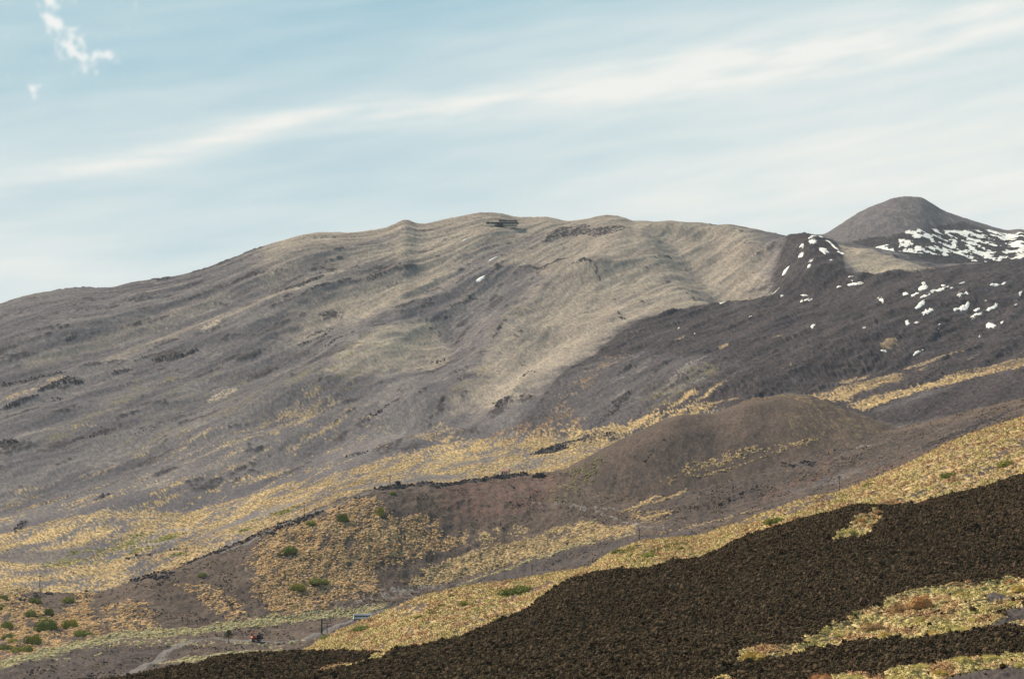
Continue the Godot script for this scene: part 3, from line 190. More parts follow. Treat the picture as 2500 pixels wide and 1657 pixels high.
		["basalt", 0.97, 3, 2.2, [-3, -1268, 14, -1359, 32, -1454, 49, -1550, 86, -1644, 119, -1772, 142, -1843, 184, -1907, 230, -1956, 262, -1972, 301, -1991, 332, -2019, 356, -2133, 383, -2239, 407, -2321, 450, -2460, 471, -2399, 476, -2306, 449, -2127, 430, -2024, 465, -2023, 508, -2046, 567, -2128, 660, -2198, 763, -2164, 989, -2264, 432, -995, 378, -1003, 333, -1027, 296, -1036, 251, -1055, 239, -1151, 224, -1258, 174, -1220, 143, -1223, 118, -1229, 93, -1200, 71, -1184, 48, -1227, 26, -1248]],
		["cinder", 0.62, 14, 0, [18, -1408, 48, -1525, 83, -1595, 130, -1614, 176, -1503, 190, -1408, 153, -1312, 128, -1262, 96, -1230, 48, -1237, 3, -1267]],
		["straw", 0.16, 16, 0, [-421, -1116, -413, -1279, -358, -1333, -307, -1430, -226, -1462, -154, -1469, -106, -1368, -134, -1156, -272, -1128, -352, -1090]],
		["straw", 0.62, 8, 0, [-402, -1029, -353, -1094, -318, -1127, -276, -1145, -224, -1168, -183, -1189, -137, -1187, -95, -1223, -63, -1265, -11, -1260, 41, -1280, 53, -1239, 95, -1248, 130, -1253, 156, -1246, 151, -1207, 105, -1209, 69, -1153, 43, -1079, 17, -1075, -52, -1034, -82, -995, -125, -947, -156, -921, -184, -896, -227, -866, -271, -842, -321, -825]],
		["cinder", 0.75, 3, 0, [-328, -980, -322, -970, -305, -965, -291, -962, -277, -966, -266, -984, -264, -1028, -266, -1040, -270, -1046, -282, -1037, -294, -1022, -310, -1023, -326, -1030, -330, -994]],
		["leaf", 0.45, 3, 0, [-284, -947, -284, -981, -278, -1011, -274, -1025, -267, -1045, -259, -1056, -251, -1063, -237, -1059, -213, -1031, -216, -999, -224, -985, -231, -981, -240, -972, -252, -966, -266, -958]],
		["ashlight", 0.6, 2, 0, [-239, -1066, -238, -1064, -219, -1049, -193, -1015, -193, -1016, -194, -1019, -222, -1059, -239, -1068]],
		["ashlight", 0.6, 2, 0, [-235, -1005, -234, -1002, -213, -996, -200, -1003, -200, -1006, -201, -1009, -217, -1012, -236, -1008]],
		["rock", 0.8, 1, 1.5, [-235, -964, -234, -962, -224, -958, -215, -959, -202, -960, -202, -961, -203, -963, -217, -967, -226, -966, -235, -965]],
		["cinder", 0.75, 2, 0, [-201, -971, -199, -969, -191, -988, -186, -1010, -169, -1027, -150, -1040, -136, -1054, -136, -1060, -138, -1065, -156, -1069, -174, -1052, -191, -1032, -196, -1008, -201, -975]],
		["leaf", 0.7, 1.5, 0, [-157, -1026, -156, -1020, -145, -1001, -138, -1003, -138, -1008, -139, -1014, -150, -1034, -157, -1031]],
		["leaf", 0.7, 1.5, 0, [-171, -1019, -170, -1017, -167, -1012, -164, -1015, -164, -1018, -165, -1020, -169, -1025, -171, -1022]],
		["leaf", 0.7, 1.5, 0, [-169, -977, -168, -974, -163, -967, -160, -974, -160, -978, -162, -982, -167, -989, -170, -981]],
		["leaf", 0.7, 1.5, 0, [-173, -912, -172, -910, -169, -910, -167, -912, -166, -913, -167, -913, -171, -917, -173, -914]],
		["leaf", 0.7, 1.5, 0, [-202, -941, -201, -939, -195, -935, -192, -940, -192, -943, -193, -946, -199, -950, -202, -944]],
		["leaf", 0.7, 1.5, 0, [-145, -1029, -143, -1025, -137, -1013, -132, -1013, -132, -1016, -133, -1020, -140, -1033, -145, -1032]],
		["cinder", 0.7, 2, 0, [-130, -1060, -129, -1055, -100, -1033, -76, -1023, -56, -1063, -38, -1080, -20, -1138, -19, -1142, -20, -1144, -39, -1097, -58, -1084, -79, -1048, -103, -1061, -130, -1065]],
		["cinder", 0.8, 2, 0, [-73, -1049, -72, -1044, -56, -1064, -47, -1080, -46, -1086, -47, -1092, -59, -1103, -73, -1059]],
		["cinder", 0.7, 2, 0, [-54, -1119, -52, -1117, -38, -1145, -17, -1148, -2, -1178, -1, -1183, -2, -1185, -18, -1169, -39, -1168, -53, -1126]],
		["rock", 0.9, 2, 0, [16, -1168, 18, -1163, 31, -1163, 55, -1183, 77, -1207, 79, -1213, 78, -1218, 55, -1218, 31, -1199, 18, -1176]],
		["cinder", 0.8, 2, 0, [4, -1115, 5, -1113, 14, -1128, 28, -1151, 29, -1155, 28, -1157, 14, -1145, 5, -1119]],
		["straw", 0.85, 2, 0, [1, -1080, 3, -1074, 27, -1077, 42, -1082, 58, -1118, 60, -1126, 58, -1129, 42, -1117, 26, -1105, 2, -1087]],
		["cinder", 0.7, 3, 0, [-143, -1222, -142, -1218, -118, -1228, -95, -1270, -95, -1276, -96, -1279, -122, -1256, -143, -1228]],
		["cinder", 0.6, 2, 0, [-131, -1126, -131, -1123, -118, -1132, -106, -1145, -106, -1148, -107, -1151, -120, -1150, -132, -1129]],
		["straw", 0.6, 5, 0, [-90, -1309, -74, -1390, -64, -1411, -52, -1369, -45, -1316, -47, -1267]],
		["rust", 0.36, 6, 0, [-12, -1284, 29, -1314, 45, -1408, 53, -1378, 51, -1269, 40, -1240, 15, -1222, -16, -1243]],
		["rust", 0.34, 5, 0, [35, -1381, 39, -1379, 71, -1444, 95, -1520, 117, -1611, 120, -1634, 117, -1637, 92, -1585, 68, -1503, 37, -1397]],
		["olive", 0.4, 6, 0, [-54, -1471, -51, -1470, -29, -1540, -17, -1622, -16, -1643, -20, -1645, -38, -1600, -54, -1490]],
		["olive", 0.35, 6, 0, [-24, -1819, -19, -1819, 4, -1885, 20, -1911, 24, -1927, 20, -1943, -3, -1963, -23, -1843]],
		["rock", 0.8, 2, 3, [-519, -1814, -518, -1813, -510, -1819, -505, -1832, -505, -1835, -506, -1836, -515, -1832, -519, -1818]],
		["rock", 0.8, 2, 3, [-369, -2049, -367, -2047, -344, -2070, -325, -2089, -324, -2094, -326, -2097, -349, -2092, -369, -2054]],
		["rock", 0.8, 2, 3, [-308, -2005, -305, -2002, -273, -2008, -249, -2073, -249, -2080, -251, -2080, -278, -2030, -307, -2010]],
		["rock", 0.8, 2, 3, [-531, -2030, -530, -2028, -516, -2046, -516, -2050, -518, -2053, -531, -2034]],
		["rock", 0.8, 2, 3, [-438, -1705, -436, -1703, -425, -1706, -417, -1719, -417, -1722, -419, -1724, -430, -1721, -438, -1708]],
		["rock", 0.8, 2, 3, [-419, -1750, -417, -1748, -400, -1774, -400, -1778, -402, -1780, -419, -1754]],
		["rock", 0.8, 2, 3, [-401, -1749, -399, -1746, -377, -1751, -356, -1785, -356, -1790, -359, -1793, -383, -1774, -401, -1754]],
		["rock", 0.8, 2, 3, [-544, -1674, -541, -1671, -509, -1671, -483, -1695, -483, -1700, -486, -1703, -517, -1693, -544, -1678]],
		["rock", 0.8, 2, 3, [-491, -1626, -488, -1624, -467, -1658, -454, -1667, -454, -1672, -457, -1677, -476, -1684, -492, -1633]],
		["rock", 0.8, 2, 3, [-516, -1561, -515, -1559, -498, -1585, -484, -1614, -484, -1617, -485, -1618, -504, -1600, -517, -1564]],
		["rock", 0.8, 2, 3, [-246, -1836, -244, -1835, -216, -1880, -216, -1884, -218, -1884, -245, -1840]],
		["rock", 0.8, 2, 3, [-226, -1759, -225, -1757, -194, -1793, -194, -1796, -195, -1797, -226, -1761]],
		["rock", 0.8, 2, 3, [-285, -1703, -284, -1701, -271, -1707, -271, -1710, -272, -1712, -285, -1706]],
		["rock", 0.8, 2, 3, [-469, -1417, -466, -1413, -455, -1416, -449, -1433, -449, -1440, -453, -1445, -469, -1451, -471, -1425]],
		["rock", 0.8, 2, 3, [-200, -1698, -199, -1698, -193, -1747, -193, -1750, -194, -1750, -200, -1701]],
		["rock", 0.8, 2, 3, [-346, -1957, -345, -1955, -318, -1961, -318, -1963, -319, -1965, -346, -1960]],
		["rock", 0.8, 2, 3, [-383, -2029, -382, -2028, -365, -2047, -365, -2050, -366, -2051, -383, -2032]],
		["rock", 0.8, 2, 3, [-478, -1986, -476, -1984, -457, -2019, -457, -2022, -458, -2023, -478, -1988]],
		["rock", 0.8, 2, 3, [-564, -1892, -563, -1891, -548, -1930, -548, -1932, -549, -1933, -564, -1894]],
		["rock", 0.8, 2, 3, [-437, -2133, -435, -2129, -425, -2143, -426, -2150, -428, -2155, -438, -2140]],
		["rock", 0.8, 2, 3, [-247, -1809, -246, -1808, -222, -1834, -214, -1878, -214, -1881, -215, -1881, -224, -1843, -247, -1811]],
		["rock", 0.8, 2, 3, [-203, -1822, -202, -1821, -192, -1829, -192, -1831, -193, -1832, -203, -1824]],
		["rock", 0.5, 4, 0, [-398, -1444, -395, -1441, -379, -1465, -376, -1490, -377, -1496, -379, -1498, -388, -1489, -398, -1450]],
		["rock", 0.45, 4, 0, [-369, -1467, -367, -1465, -347, -1480, -323, -1503, -300, -1538, -300, -1542, -302, -1544, -327, -1519, -352, -1496, -369, -1471]],
		["rock", 0.5, 4, 0, [-236, -1927, -233, -1925, -214, -1937, -212, -1924, -210, -1920, -210, -1927, -216, -1962, -235, -1932]],
		["rock", 0.4, 4, 0, [-482, -1627, -478, -1619, -458, -1597, -457, -1599, -461, -1608, -480, -1629]],
		["rock", 0.9, 2, 3, [-155, -1962, -155, -1961, -136, -1966, -126, -1999, -108, -2039, -108, -2042, -108, -2042, -128, -2006, -137, -1974, -155, -1964]],
		["rock", 0.6, 2, 1.5, [-193, -2066, -190, -2068, -176, -2106, -136, -2156, -134, -2169, -137, -2170, -184, -2147, -194, -2079]],
		["rock", 0.9, 2, 3, [-112, -2072, -111, -2071, -94, -2095, -94, -2098, -95, -2098, -111, -2074]],
		["rock", 0.8, 2, 3, [-70, -2134, -68, -2133, -40, -2171, -39, -2177, -41, -2178, -69, -2139]],
		["rock", 0.9, 2, 3, [-32, -2222, -31, -2221, -19, -2229, -5, -2241, -4, -2243, -5, -2244, -19, -2236, -31, -2224]],
		["rock", 0.9, 2, 3, [10, -2180, 11, -2178, 25, -2186, 38, -2170, 53, -2169, 67, -2188, 95, -2220, 96, -2223, 95, -2224, 66, -2198, 53, -2180, 38, -2180, 25, -2196, 11, -2182]],
		["rock", 0.62, 2, 1.5, [44, -2327, 47, -2326, 75, -2387, 112, -2409, 125, -2378, 163, -2402, 183, -2432, 188, -2447, 186, -2459, 166, -2471, 128, -2441, 115, -2482, 72, -2445, 45, -2341]],
		["rock", 0.75, 2, 1.5, [-81, -1999, -80, -1998, -63, -2022, -49, -2059, -49, -2064, -50, -2065, -65, -2038, -81, -2004]],
		["rock", 0.8, 2, 3, [-24, -1761, -22, -1763, -14, -1819, -5, -1866, -5, -1874, -6, -1874, -17, -1837, -24, -1769]],
		["rock", 0.8, 2, 3, [-101, -1681, -100, -1681, -94, -1714, -94, -1718, -94, -1718, -101, -1685]],
		["rock", 0.9, 2, 3, [-92, -1753, -92, -1752, -79, -1752, -73, -1779, -73, -1781, -73, -1781, -80, -1760, -92, -1755]],
		["rock", 0.9, 2, 3, [-137, -1436, -137, -1435, -122, -1456, -108, -1488, -108, -1490, -108, -1491, -123, -1464, -137, -1438]],
		["rock", 0.7, 2, 1.5, [208, -2258, 209, -2258, 230, -2302, 237, -2302, 239, -2305, 238, -2310, 230, -2323, 209, -2264]],
		["rock", 0.6, 2, 1.5, [229, -2081, 228, -2075, 234, -2013, 236, -2011, 236, -2018, 230, -2080]],
		["rock", 0.6, 2, 1.5, [75, -2146, 76, -2145, 100, -2156, 111, -2143, 119, -2098, 120, -2097, 120, -2101, 114, -2154, 100, -2170, 76, -2149]],
		["rock", 0.8, 2, 3, [-213, -1782, -212, -1780, -194, -1800, -194, -1804, -196, -1806, -213, -1786]],
		["rock", 0.7, 2, 1.5, [-233, -1910, -231, -1910, -219, -1933, -209, -1925, -207, -1926, -209, -1931, -221, -1951, -233, -1915]],
		["rock", 0.6, 2, 1.5, [9, -1550, 10, -1551, 17, -1583, 24, -1567, 25, -1567, 24, -1574, 16, -1606, 9, -1557]],
		["rock", 0.5, 2, 1.5, [9, -1644, 10, -1646, 13, -1668, 13, -1674, 12, -1673, 9, -1650]],
		["rock", 0.6, 2, 1.5, [67, -1256, 68, -1255, 89, -1305, 102, -1353, 103, -1364, 102, -1365, 87, -1336, 68, -1265]],
		["rock", 0.35, 2, 1.5, [-24, -1341, -23, -1342, -9, -1402, 1, -1434, 2, -1442, 0, -1446, -13, -1432, -24, -1351]],
		["rock", 0.5, 2, 1.5, [3, -1353, 4, -1354, 18, -1440, 18, -1445, 17, -1444, 3, -1358]],
		["rock", 0.9, 2, 3, [-76, -1427, -76, -1426, -72, -1428, -72, -1430, -73, -1432, -76, -1429]],
		["rock", 0.5, 2, 1.5, [126, -1939, 126, -1933, 133, -1869, 125, -1890, 124, -1887, 125, -1883, 137, -1874, 127, -1939]],
		["rock", 0.5, 2, 1.5, [26, -1724, 27, -1724, 40, -1778, 40, -1781, 40, -1781, 26, -1727]],
		["cinder", 0.6, 5, 0, [241, -2418, 241, -2403, 249, -2302, 257, -2194, 262, -2095, 281, -2034, 283, -2035, 283, -2044, 270, -2119, 265, -2214, 258, -2327, 244, -2416]],
		["cinder", 0.35, 5, 0, [205, -2236, 203, -2219, 204, -2143, 216, -2106, 220, -2104, 220, -2120, 217, -2177, 208, -2230]],
		["cinder", 0.5, 5, 0, [-95, -1944, -95, -1937, -82, -1893, -80, -1892, -81, -1900, -93, -1943]],
		["cinder", 0.5, 5, 0, [0, -2069, 2, -2072, 7, -2109, 11, -2150, 11, -2155, 10, -2152, 3, -2116, 0, -2075]],
		["cinder", 0.5, 5, 0, [276, -2011, 274, -1993, 270, -1906, 266, -1834, 266, -1816, 271, -1841, 285, -1941, 279, -2006]],
		["cinder", 0.5, 5, 0, [186, -2113, 186, -2111, 184, -1996, 184, -1994, 184, -1996, 187, -2111]],
		["cinder", 0.5, 5, 0, [281, -2494, 280, -2489, 273, -2310, 272, -2210, 273, -2209, 273, -2211, 275, -2314, 281, -2492]],
		["rock", 0.75, 2, 2, [-321, -1199, -320, -1198, -315, -1205, -312, -1224, -312, -1228, -314, -1229, -320, -1219, -322, -1203]],
		["rock", 0.75, 2, 2, [-138, -1269, -138, -1268, -127, -1272, -116, -1278, -116, -1280, -116, -1282, -128, -1282, -138, -1271]],
		["rock", 0.75, 2, 2, [-176, -1276, -175, -1275, -157, -1261, -157, -1262, -157, -1263, -175, -1277]],
		["rock", 0.75, 2, 2, [-373, -1302, -373, -1301, -361, -1296, -361, -1297, -361, -1298, -373, -1303]],
		["rock", 0.75, 2, 2, [-305, -1154, -304, -1153, -299, -1157, -299, -1158, -300, -1159, -305, -1156]],
		["rock", 0.75, 2, 2, [-341, -1080, -341, -1085, -344, -1115, -349, -1142, -351, -1152, -354, -1154, -358, -1145, -345, -1094]],
		["ash", 0.97, 4, 0, [474, -2279, 499, -2251, 522, -2207, 545, -2169, 570, -2108, 524, -2043, 482, -2015, 447, -2029, 446, -2096, 461, -2187]],
		["straw", 0.8, 3, 0, [231, -1239, 250, -1247, 284, -1288, 311, -1324, 337, -1347, 364, -1373, 388, -1385, 392, -1373, 369, -1339, 345, -1324, 319, -1302, 316, -1262, 290, -1233, 268, -1218, 255, -1186, 241, -1205]],
		["basalt", 0.7, 3, 0, [263, -1211, 264, -1209, 281, -1220, 309, -1255, 311, -1260, 311, -1263, 285, -1243, 265, -1216]],
		["straw", 0.8, 2, 0, [258, -1294, 281, -1337, 309, -1365, 299, -1337, 274, -1303]],
		["straw", 0.72, 3, 0, [251, -1174, 276, -1201, 301, -1205, 329, -1220, 361, -1267, 386, -1287, 405, -1286, 416, -1280, 454, -1298, 426, -1217, 392, -1206, 378, -1219, 352, -1215, 329, -1198, 299, -1175, 280, -1166, 255, -1136, 252, -1149]],
		["straw", 0.8, 1.5, 0, [344, -1470, 344, -1465, 351, -1462, 364, -1487, 367, -1497, 367, -1503, 360, -1506, 347, -1480]],
		["straw", 0.8, 1.5, 0, [256, -1554, 257, -1550, 264, -1555, 274, -1582, 277, -1591, 276, -1594, 268, -1590, 258, -1563]],
		["straw", 0.8, 1.5, 0, [170, -1655, 171, -1652, 176, -1653, 183, -1675, 184, -1682, 184, -1685, 178, -1684, 171, -1663]],
		["straw", 0.8, 1.5, 0, [201, -1537, 202, -1532, 206, -1529, 214, -1552, 216, -1563, 215, -1568, 210, -1572, 203, -1547]],
		["straw", 0.8, 1.5, 0, [329, -1288, 329, -1287, 337, -1293, 346, -1307, 347, -1310, 347, -1311, 339, -1304, 330, -1291]],
		["straw", 0.8, 1.5, 0, [345, -1293, 345, -1292, 351, -1297, 358, -1309, 358, -1311, 358, -1312, 352, -1306, 346, -1295]],
		["straw", 0.8, 1.5, 0, [380, -1321, 380, -1320, 385, -1326, 391, -1336, 392, -1338, 392, -1339, 387, -1333, 380, -1323]],
		["ashlight", 0.7, 3, 0, [122, -1319, 123, -1319, 142, -1367, 168, -1445, 185, -1492, 186, -1499, 186, -1500, 169, -1466, 141, -1384, 123, -1324]],
		["straw", 0.85, 2, 0, [141, -1243, 141, -1242, 168, -1281, 179, -1301, 180, -1304, 179, -1305, 168, -1291, 141, -1245]],
		["straw", 0.95, 1, 0, [141, -1236, 142, -1235, 162, -1239, 178, -1241, 179, -1242, 178, -1243, 162, -1244, 142, -1237]],
		["straw", 0.6, 2, 0, [222, -1328, 223, -1328, 247, -1370, 248, -1372, 248, -1373, 223, -1331]],
		["olive", 0.42, 6, 0, [117, -1373, 148, -1396, 180, -1453, 184, -1404, 161, -1332, 135, -1280, 110, -1241]],
		["cinder", 0.7, 4, 0, [260, -1125, 260, -1121, 297, -1142, 330, -1177, 333, -1185, 333, -1191, 305, -1178, 262, -1132]],
		["cinder", 0.75, 4, 0, [288, -1025, 290, -1025, 302, -1021, 310, -1019, 312, -1021, 312, -1030, 304, -1037, 289, -1025]],
		["straw", 0.5, 3, 0, [38, -1188, 77, -1238, 116, -1269, 153, -1308, 150, -1280, 114, -1237, 75, -1213, 37, -1151]],
	],
	"snowy_cone": [
		["basalt", 0.97, 4, 0, [656, -3427, 712, -3446, 767, -3414, 817, -3378, 884, -3375, 954, -3446, 1017, -3508, 1049, -3476, 1128, -3450, 1258, -3575, 1102, -3053, 617, -3228]],
	],
}
# Snow patches: middle x, z, then two half axes
const SNOW := [
	[438.1, -2275.3, 5.4, -4.5, 3.2, -18.6],
	[424.2, -2209.8, -0.4, 29.1, 7.8, -22.6],
	[427.1, -2147.1, 6.4, -27.4, -5, -12.2],
	[451.3, -2284, 3.4, -3.2, 2.5, -14.3],
	[453.4, -2238.8, 1.9, 16.7, 2.6, -10.3],
	[455.9, -2207.5, 1.9, 15.6, 2.1, -8.1],
	[454.5, -2164.4, -3.1, 17.1, 5.8, -2.3],
	[403.9, -2180, 4, -1.5, 2.2, -14.1],
	[392.9, -2127.2, 5.7, -12.3, 0.6, -16.4],
	[366, -2099.1, 6, -9, 0.8, -11.4],
	[395.2, -2070.7, 5.3, -15.3, -0.5, -10.8],
	[386.1, -2034.2, 3.9, -8.1, 0.3, -7.9],
	[334, -2014.3, 14.5, -19.6, 0.5, -6.5],
	[424.5, -2082.5, 2.1, -0.3, 0.8, -4.4],
	[359.9, -1931.6, 4.6, 1.2, 0.8, -4.5],
	[350.3, -1897.2, 1.8, -0.6, 0.8, -4.8],
	[359.2, -1899.3, 5.5, -1.9, 1.1, -7],
	[336.3, -1951, 3.1, -1.8, 0.6, -4.5],
	[263.4, -1962.5, 4.5, -3.7, 0.5, -5.6],
	[431.1, -1993.3, 4, -0.5, 0.8, -4.1],
	[427, -1972.8, 3.5, -0.4, 0.8, -4.1],
	[428.3, -1954.1, 10.5, 0, 1.5, -7.6],
	[406.2, -1946.5, 3, -0.4, 0.5, -3.1],
	[428.2, -1822.2, -3.2, 27.8, 3.6, -7.5],
	[460, -1832.3, 4.3, -1.9, 3.2, -14],
	[471.3, -1829.7, 12.7, -20.2, 2.3, -12.3],
	[492.9, -1880.3, 9.3, -13.7, 4.2, -20.2],
	[502.2, -1911.9, 3.8, -3.7, 1.8, -7.7],
	[476.4, -1794.1, 18.4, -35.2, 2.6, -14],
	[503.2, -1835.9, 15.9, -20.8, 2.9, -12.1],
	[515.6, -1871.2, 3.8, -3.7, 1.9, -7.6],
	[515.6, -1838.3, 3.1, -3, 1.3, -4.9],
	[442.6, -1700, 12.2, -24, 2.5, -13.1],
	[440.5, -1663.6, 11.7, -19.2, 4, -17.6],
	[425.4, -1571.7, 10.2, -10.9, 3.8, -15],
	[401, -1592, 2.5, -0.7, 2.6, -11.1],
	[409.6, -1589.7, 3.2, -1.6, 1.2, -5],
	[512.7, -1793.2, 5.9, -8.8, 3.7, -15.8],
	[521, -1800.1, 4.9, -4.6, 2.8, -10.6],
	[480.3, -1698.5, 3.7, -4.3, 2.4, -9],
	[493.4, -1717.5, 9.3, -14.8, 3.7, -15.2],
	[502.8, -1733.6, 8.3, -20.4, 1.2, -9.9],
	[496.4, -1678.3, 12.8, -20.8, 4, -16],
	[510.7, -1723.8, 5.1, -5.1, 1.8, -6.6],
	[536.9, -1772.9, 3.6, -3.2, 2.2, -8],
	[531.3, -1737.1, 15, -24.3, 3.1, -12.9],
	[497.4, -1630.2, 6.6, -1, 5.1, -16.5],
	[512.3, -1641.7, 2.4, -2.5, 2.5, -8.6],
	[589.3, -1912.6, 8.6, -6.4, 2.2, -7.9],
	[603, -1922.9, 4.1, -2.9, 1.8, -6.1],
	[553.5, -1927.7, 6.5, -9.2, 1.2, -5],
	[564.1, -1758.5, 6.2, -10.1, 1.9, -8.1],
	[599.2, -1846.8, 10.5, -27, -0.2, -3.6],
	[461.2, -1547.5, 2.3, -2.5, 1.1, -4],
	[455.1, -1550.6, 2.9, -3.2, 1.4, -5.2],
	[374.3, -1448.2, 8.2, -14, 1.2, -6.5],
	[347.8, -1551.5, 2.1, -0.9, 0.9, -4.6],
	[311.7, -1625, 5.6, -18, 0.5, -10.3],
	[271.6, -1788.8, 2.1, -0.8, 1.3, -9.5],
	[197.5, -1698.9, 1.2, -0.6, 0.7, -7.6],
	[189.5, -1785.1, 1.3, -0.9, 0.3, -4.1],
	[403.6, -1725.6, 0.8, -0.3, 1.2, -5.5],
	[343.1, -1451, 3.1, -0.4, 0.7, -3],
	[-69.6, -2310.3, 2.4, -4.2, -0.7, -4.8],
	[-42.5, -2120.2, 5.9, -11.8, -1.1, -5.8],
	[-26.8, -2214.9, 5.9, -11.4, -0.6, -3.8],
]
const SNOW_FIELD := [851, -3381, 925, -3405, 1002, -3432, 1064, -3480, 1131, -3460, 1258, -3575, 1129, -3213, 1052, -3222, 985, -3268, 925, -3287, 859, -3286, 794, -3316, 754, -3358, 783, -3353, 820, -3340, 834, -3367]
# Green shrubs: sheet, x, z, half width, height, lean along the slope
const SHRUBS := [
	[2, -258, -808.5, 1.92, 3.51, 0],
	[2, -243.1, -810, 3.18, 3.5, 0],
	[2, -229.5, -822.1, 3.21, 3.53, 0],
	[2, -235.5, -778.5, 2.45, 3.67, 0],
	[2, -228.3, -785.7, 2.31, 4, 0],
	[2, -229.5, -776.8, 2.13, 2.13, 0],
	[2, -239.8, -755.8, 2.68, 4.18, 0],
	[2, -220.7, -754.3, 4.73, 5.91, 0],
	[2, -210.1, -758.6, 3.55, 5.03, 0],
	[2, -200.3, -741.1, 4.19, 4.33, 0],
	[2, -234.2, -741.1, 3.22, 2.34, 0],
	[2, -228.7, -730.9, 2.3, 2.59, 0],
	[2, -217.4, -724.8, 3.7, 5.69, 0],
	[2, -225.2, -709.8, 3.36, 3.92, 0],
	[2, -215.9, -697, 3.29, 3.84, 0],
	[2, -213.7, -702.2, 2.48, 3.31, 0],
	[2, -251, -780.6, 1.23, 3.08, 0],
	[2, -253.3, -790.4, 1.25, 1.87, 0],
	[2, -165.6, -849.7, 2.58, 2.58, 0],
	[2, -123.1, -880.5, 3.98, 4.42, 0],
	[2, -113.3, -844.5, 4.23, 4.23, 0],
	[2, -105, -854.6, 5.56, 4.28, 0],
	[2, -98.4, -920.1, 3.22, 4.6, 0],
	[2, -116.3, -914.6, 2.75, 2.75, 0],
	[2, -128.5, -875.8, 1.32, 1.76, 0],
	[2, -98.7, -919.4, 2.76, 5.51, 0],
	[2, -77.8, -936.2, 2.33, 6.54, 0],
	[2, -73.3, -973.8, 1.94, 2.43, 0],
	[1, 1.7, -397.1, 4.14, 2.76, -0.3],
	[1, -11.9, -390.2, 1.36, 1.94, 0],
	[1, -15.8, -416.2, 0.83, 1.03, 0],
	[1, -38.4, -405.9, 2.23, 1.46, -0.15],
	[1, -34, -439.8, 1.75, 1.14, -0.3],
	[1, -47.7, -412.2, 2.27, 1.48, -0.3],
	[1, 28.8, -433.1, 1.73, 1.38, -0.25],
	[1, 34.3, -397.9, 1.98, 1.75, -0.25],
	[1, 67.1, -400.5, 2.83, 2.1, -0.1],
	[1, 110.4, -398.8, 2.67, 1.73, -0.15],
	[1, 122.4, -391.7, 2.24, 1.88, -0.3],
	[1, 99.5, -439.8, 1.79, 1.34, -0.2],
]
# Cushion shrubs on the near lava: x, z, half width, height, kind
const CUSHIONS := [
	[31.23, -205.82, 1.97, 1.68, 0],
	[50.33, -222.96, 2.27, 2.04, 1],
	[59.48, -231.06, 2.02, 2.13, 2],
	[56.46, -231.72, 1.9, 1.92, 1],
	[35.72, -185.27, 1.69, 1.35, 2],
	[25.14, -190.52, 1.62, 0.69, 2],
	[39.35, -183.53, 1.87, 1.01, 3],
	[47.69, -186.47, 1.43, 0.77, 3],
	[44.11, -181.6, 1.86, 1, 3],
	[52.56, -186.22, 1.54, 1.04, 3],
	[56.36, -188.47, 1.47, 0.97, 3],
	[76.93, -245.04, 1.15, 1.03, 2],
	[60.09, -211.07, 2.18, 1.37, 3],
	[56.05, -209.95, 1.94, 0.97, 0],
	[43.8, -222.16, 0.79, 1.01, 3],
	[40.54, -215.39, 0.87, 0.78, 3],
	[65.63, -214.83, 1, 1.21, 4],
	[58.98, -221.57, 1.25, 1.23, 4],
	[71.38, -309.25, 0.95, 1.02, 2],
	[66.65, -301.78, 1.08, 1.11, 2],
	[57.2, -223.16, 1.03, 1.03, 3],
	[70.16, -234.68, 1.1, 0.7, 1],
	[61.29, -222.83, 1.03, 0.83, 4],
	[70.79, -225.04, 1.41, 0.84, 3],
	[67.58, -223.98, 1.05, 0.84, 4],
	[49.99, -212.29, 1.19, 0.86, 0],
	[47.02, -220.82, 1.12, 0.93, 4],
	[45.02, -219.58, 1, 0.88, 3],
	[72.89, -235.27, 1.47, 0.97, 3],
	[75.79, -237.02, 1.48, 1.11, 0],
	[67.19, -238.08, 1.35, 0.97, 0],
	[63.55, -233.38, 1.32, 0.95, 4],
	[36.49, -208.07, 1.26, 0.76, 4],
	[59.36, -190.32, 1.49, 0.98, 3],
	[48.91, -182.22, 1.13, 0.68, 0],
	[63.14, -295.24, 1.35, 1.08, 3],
	[67.48, -297.61, 0.91, 0.93, 4],
	[57.87, -181.64, 1.04, 0.85, 3],
	[46.83, -212.2, 1.08, 0.7, 4],
	[63.57, -218.64, 1.13, 0.9, 3],
	[-29.99, -266.39, 1.6, 1.1, 4],
	[-28.87, -273.05, 1.09, 0.74, 3],
	[-25.77, -271.43, 1.22, 0.63, 0],
	[-29.24, -274.18, 1.23, 0.79, 3],
	[-22.51, -303.01, 1.06, 0.65, 4],
	[-24.21, -266.2, 1.06, 0.57, 0],
]
# Poles: x, z, height
const POLES := [[-253.9, -854.3, 9], [-182.2, -886.9, 8.2], [-122.7, -934.8, 7.3], [-76.3, -989.6, 7.2], [11, -869.5, 7], [69.1, -858.9, 7.2], [180.5, -872.3, 8.6], [132.5, -788.9, 7.2], [-90.2, -754.5, 6.9], [-88.6, -762.7, 5.8]]
const TRUCK := Vector2(-116.78, -726.21)
const TREE := Vector2(-128.28, -721.21)
const BUS := Vector2(-75.65, -803.77)
const HUT := Vector2(-4.46, -1077.38)
const SHED := Vector2(-71.86, -995.71)
const MARKER := Vector2(-47.75, -1054.52)
const OUTCROP := Vector2(18.38, -1044.57)
const STATION := Vector2(-15.85, -2423.01)
const STATION_END := Vector2(5.19, -2476.77)
const ROAD := [-148.3, -558.9, -149.2, -592.4, -148.9, -627.7, -148.8, -662.6, -149.1, -696.9, -146.7, -722, -138.1, -733, -119.4, -728.6, -105.2, -729.7, -96.1, -742.5, -90.9, -760.1, -83.5, -795.9, -73.9, -821.1, -62.8, -831.9]
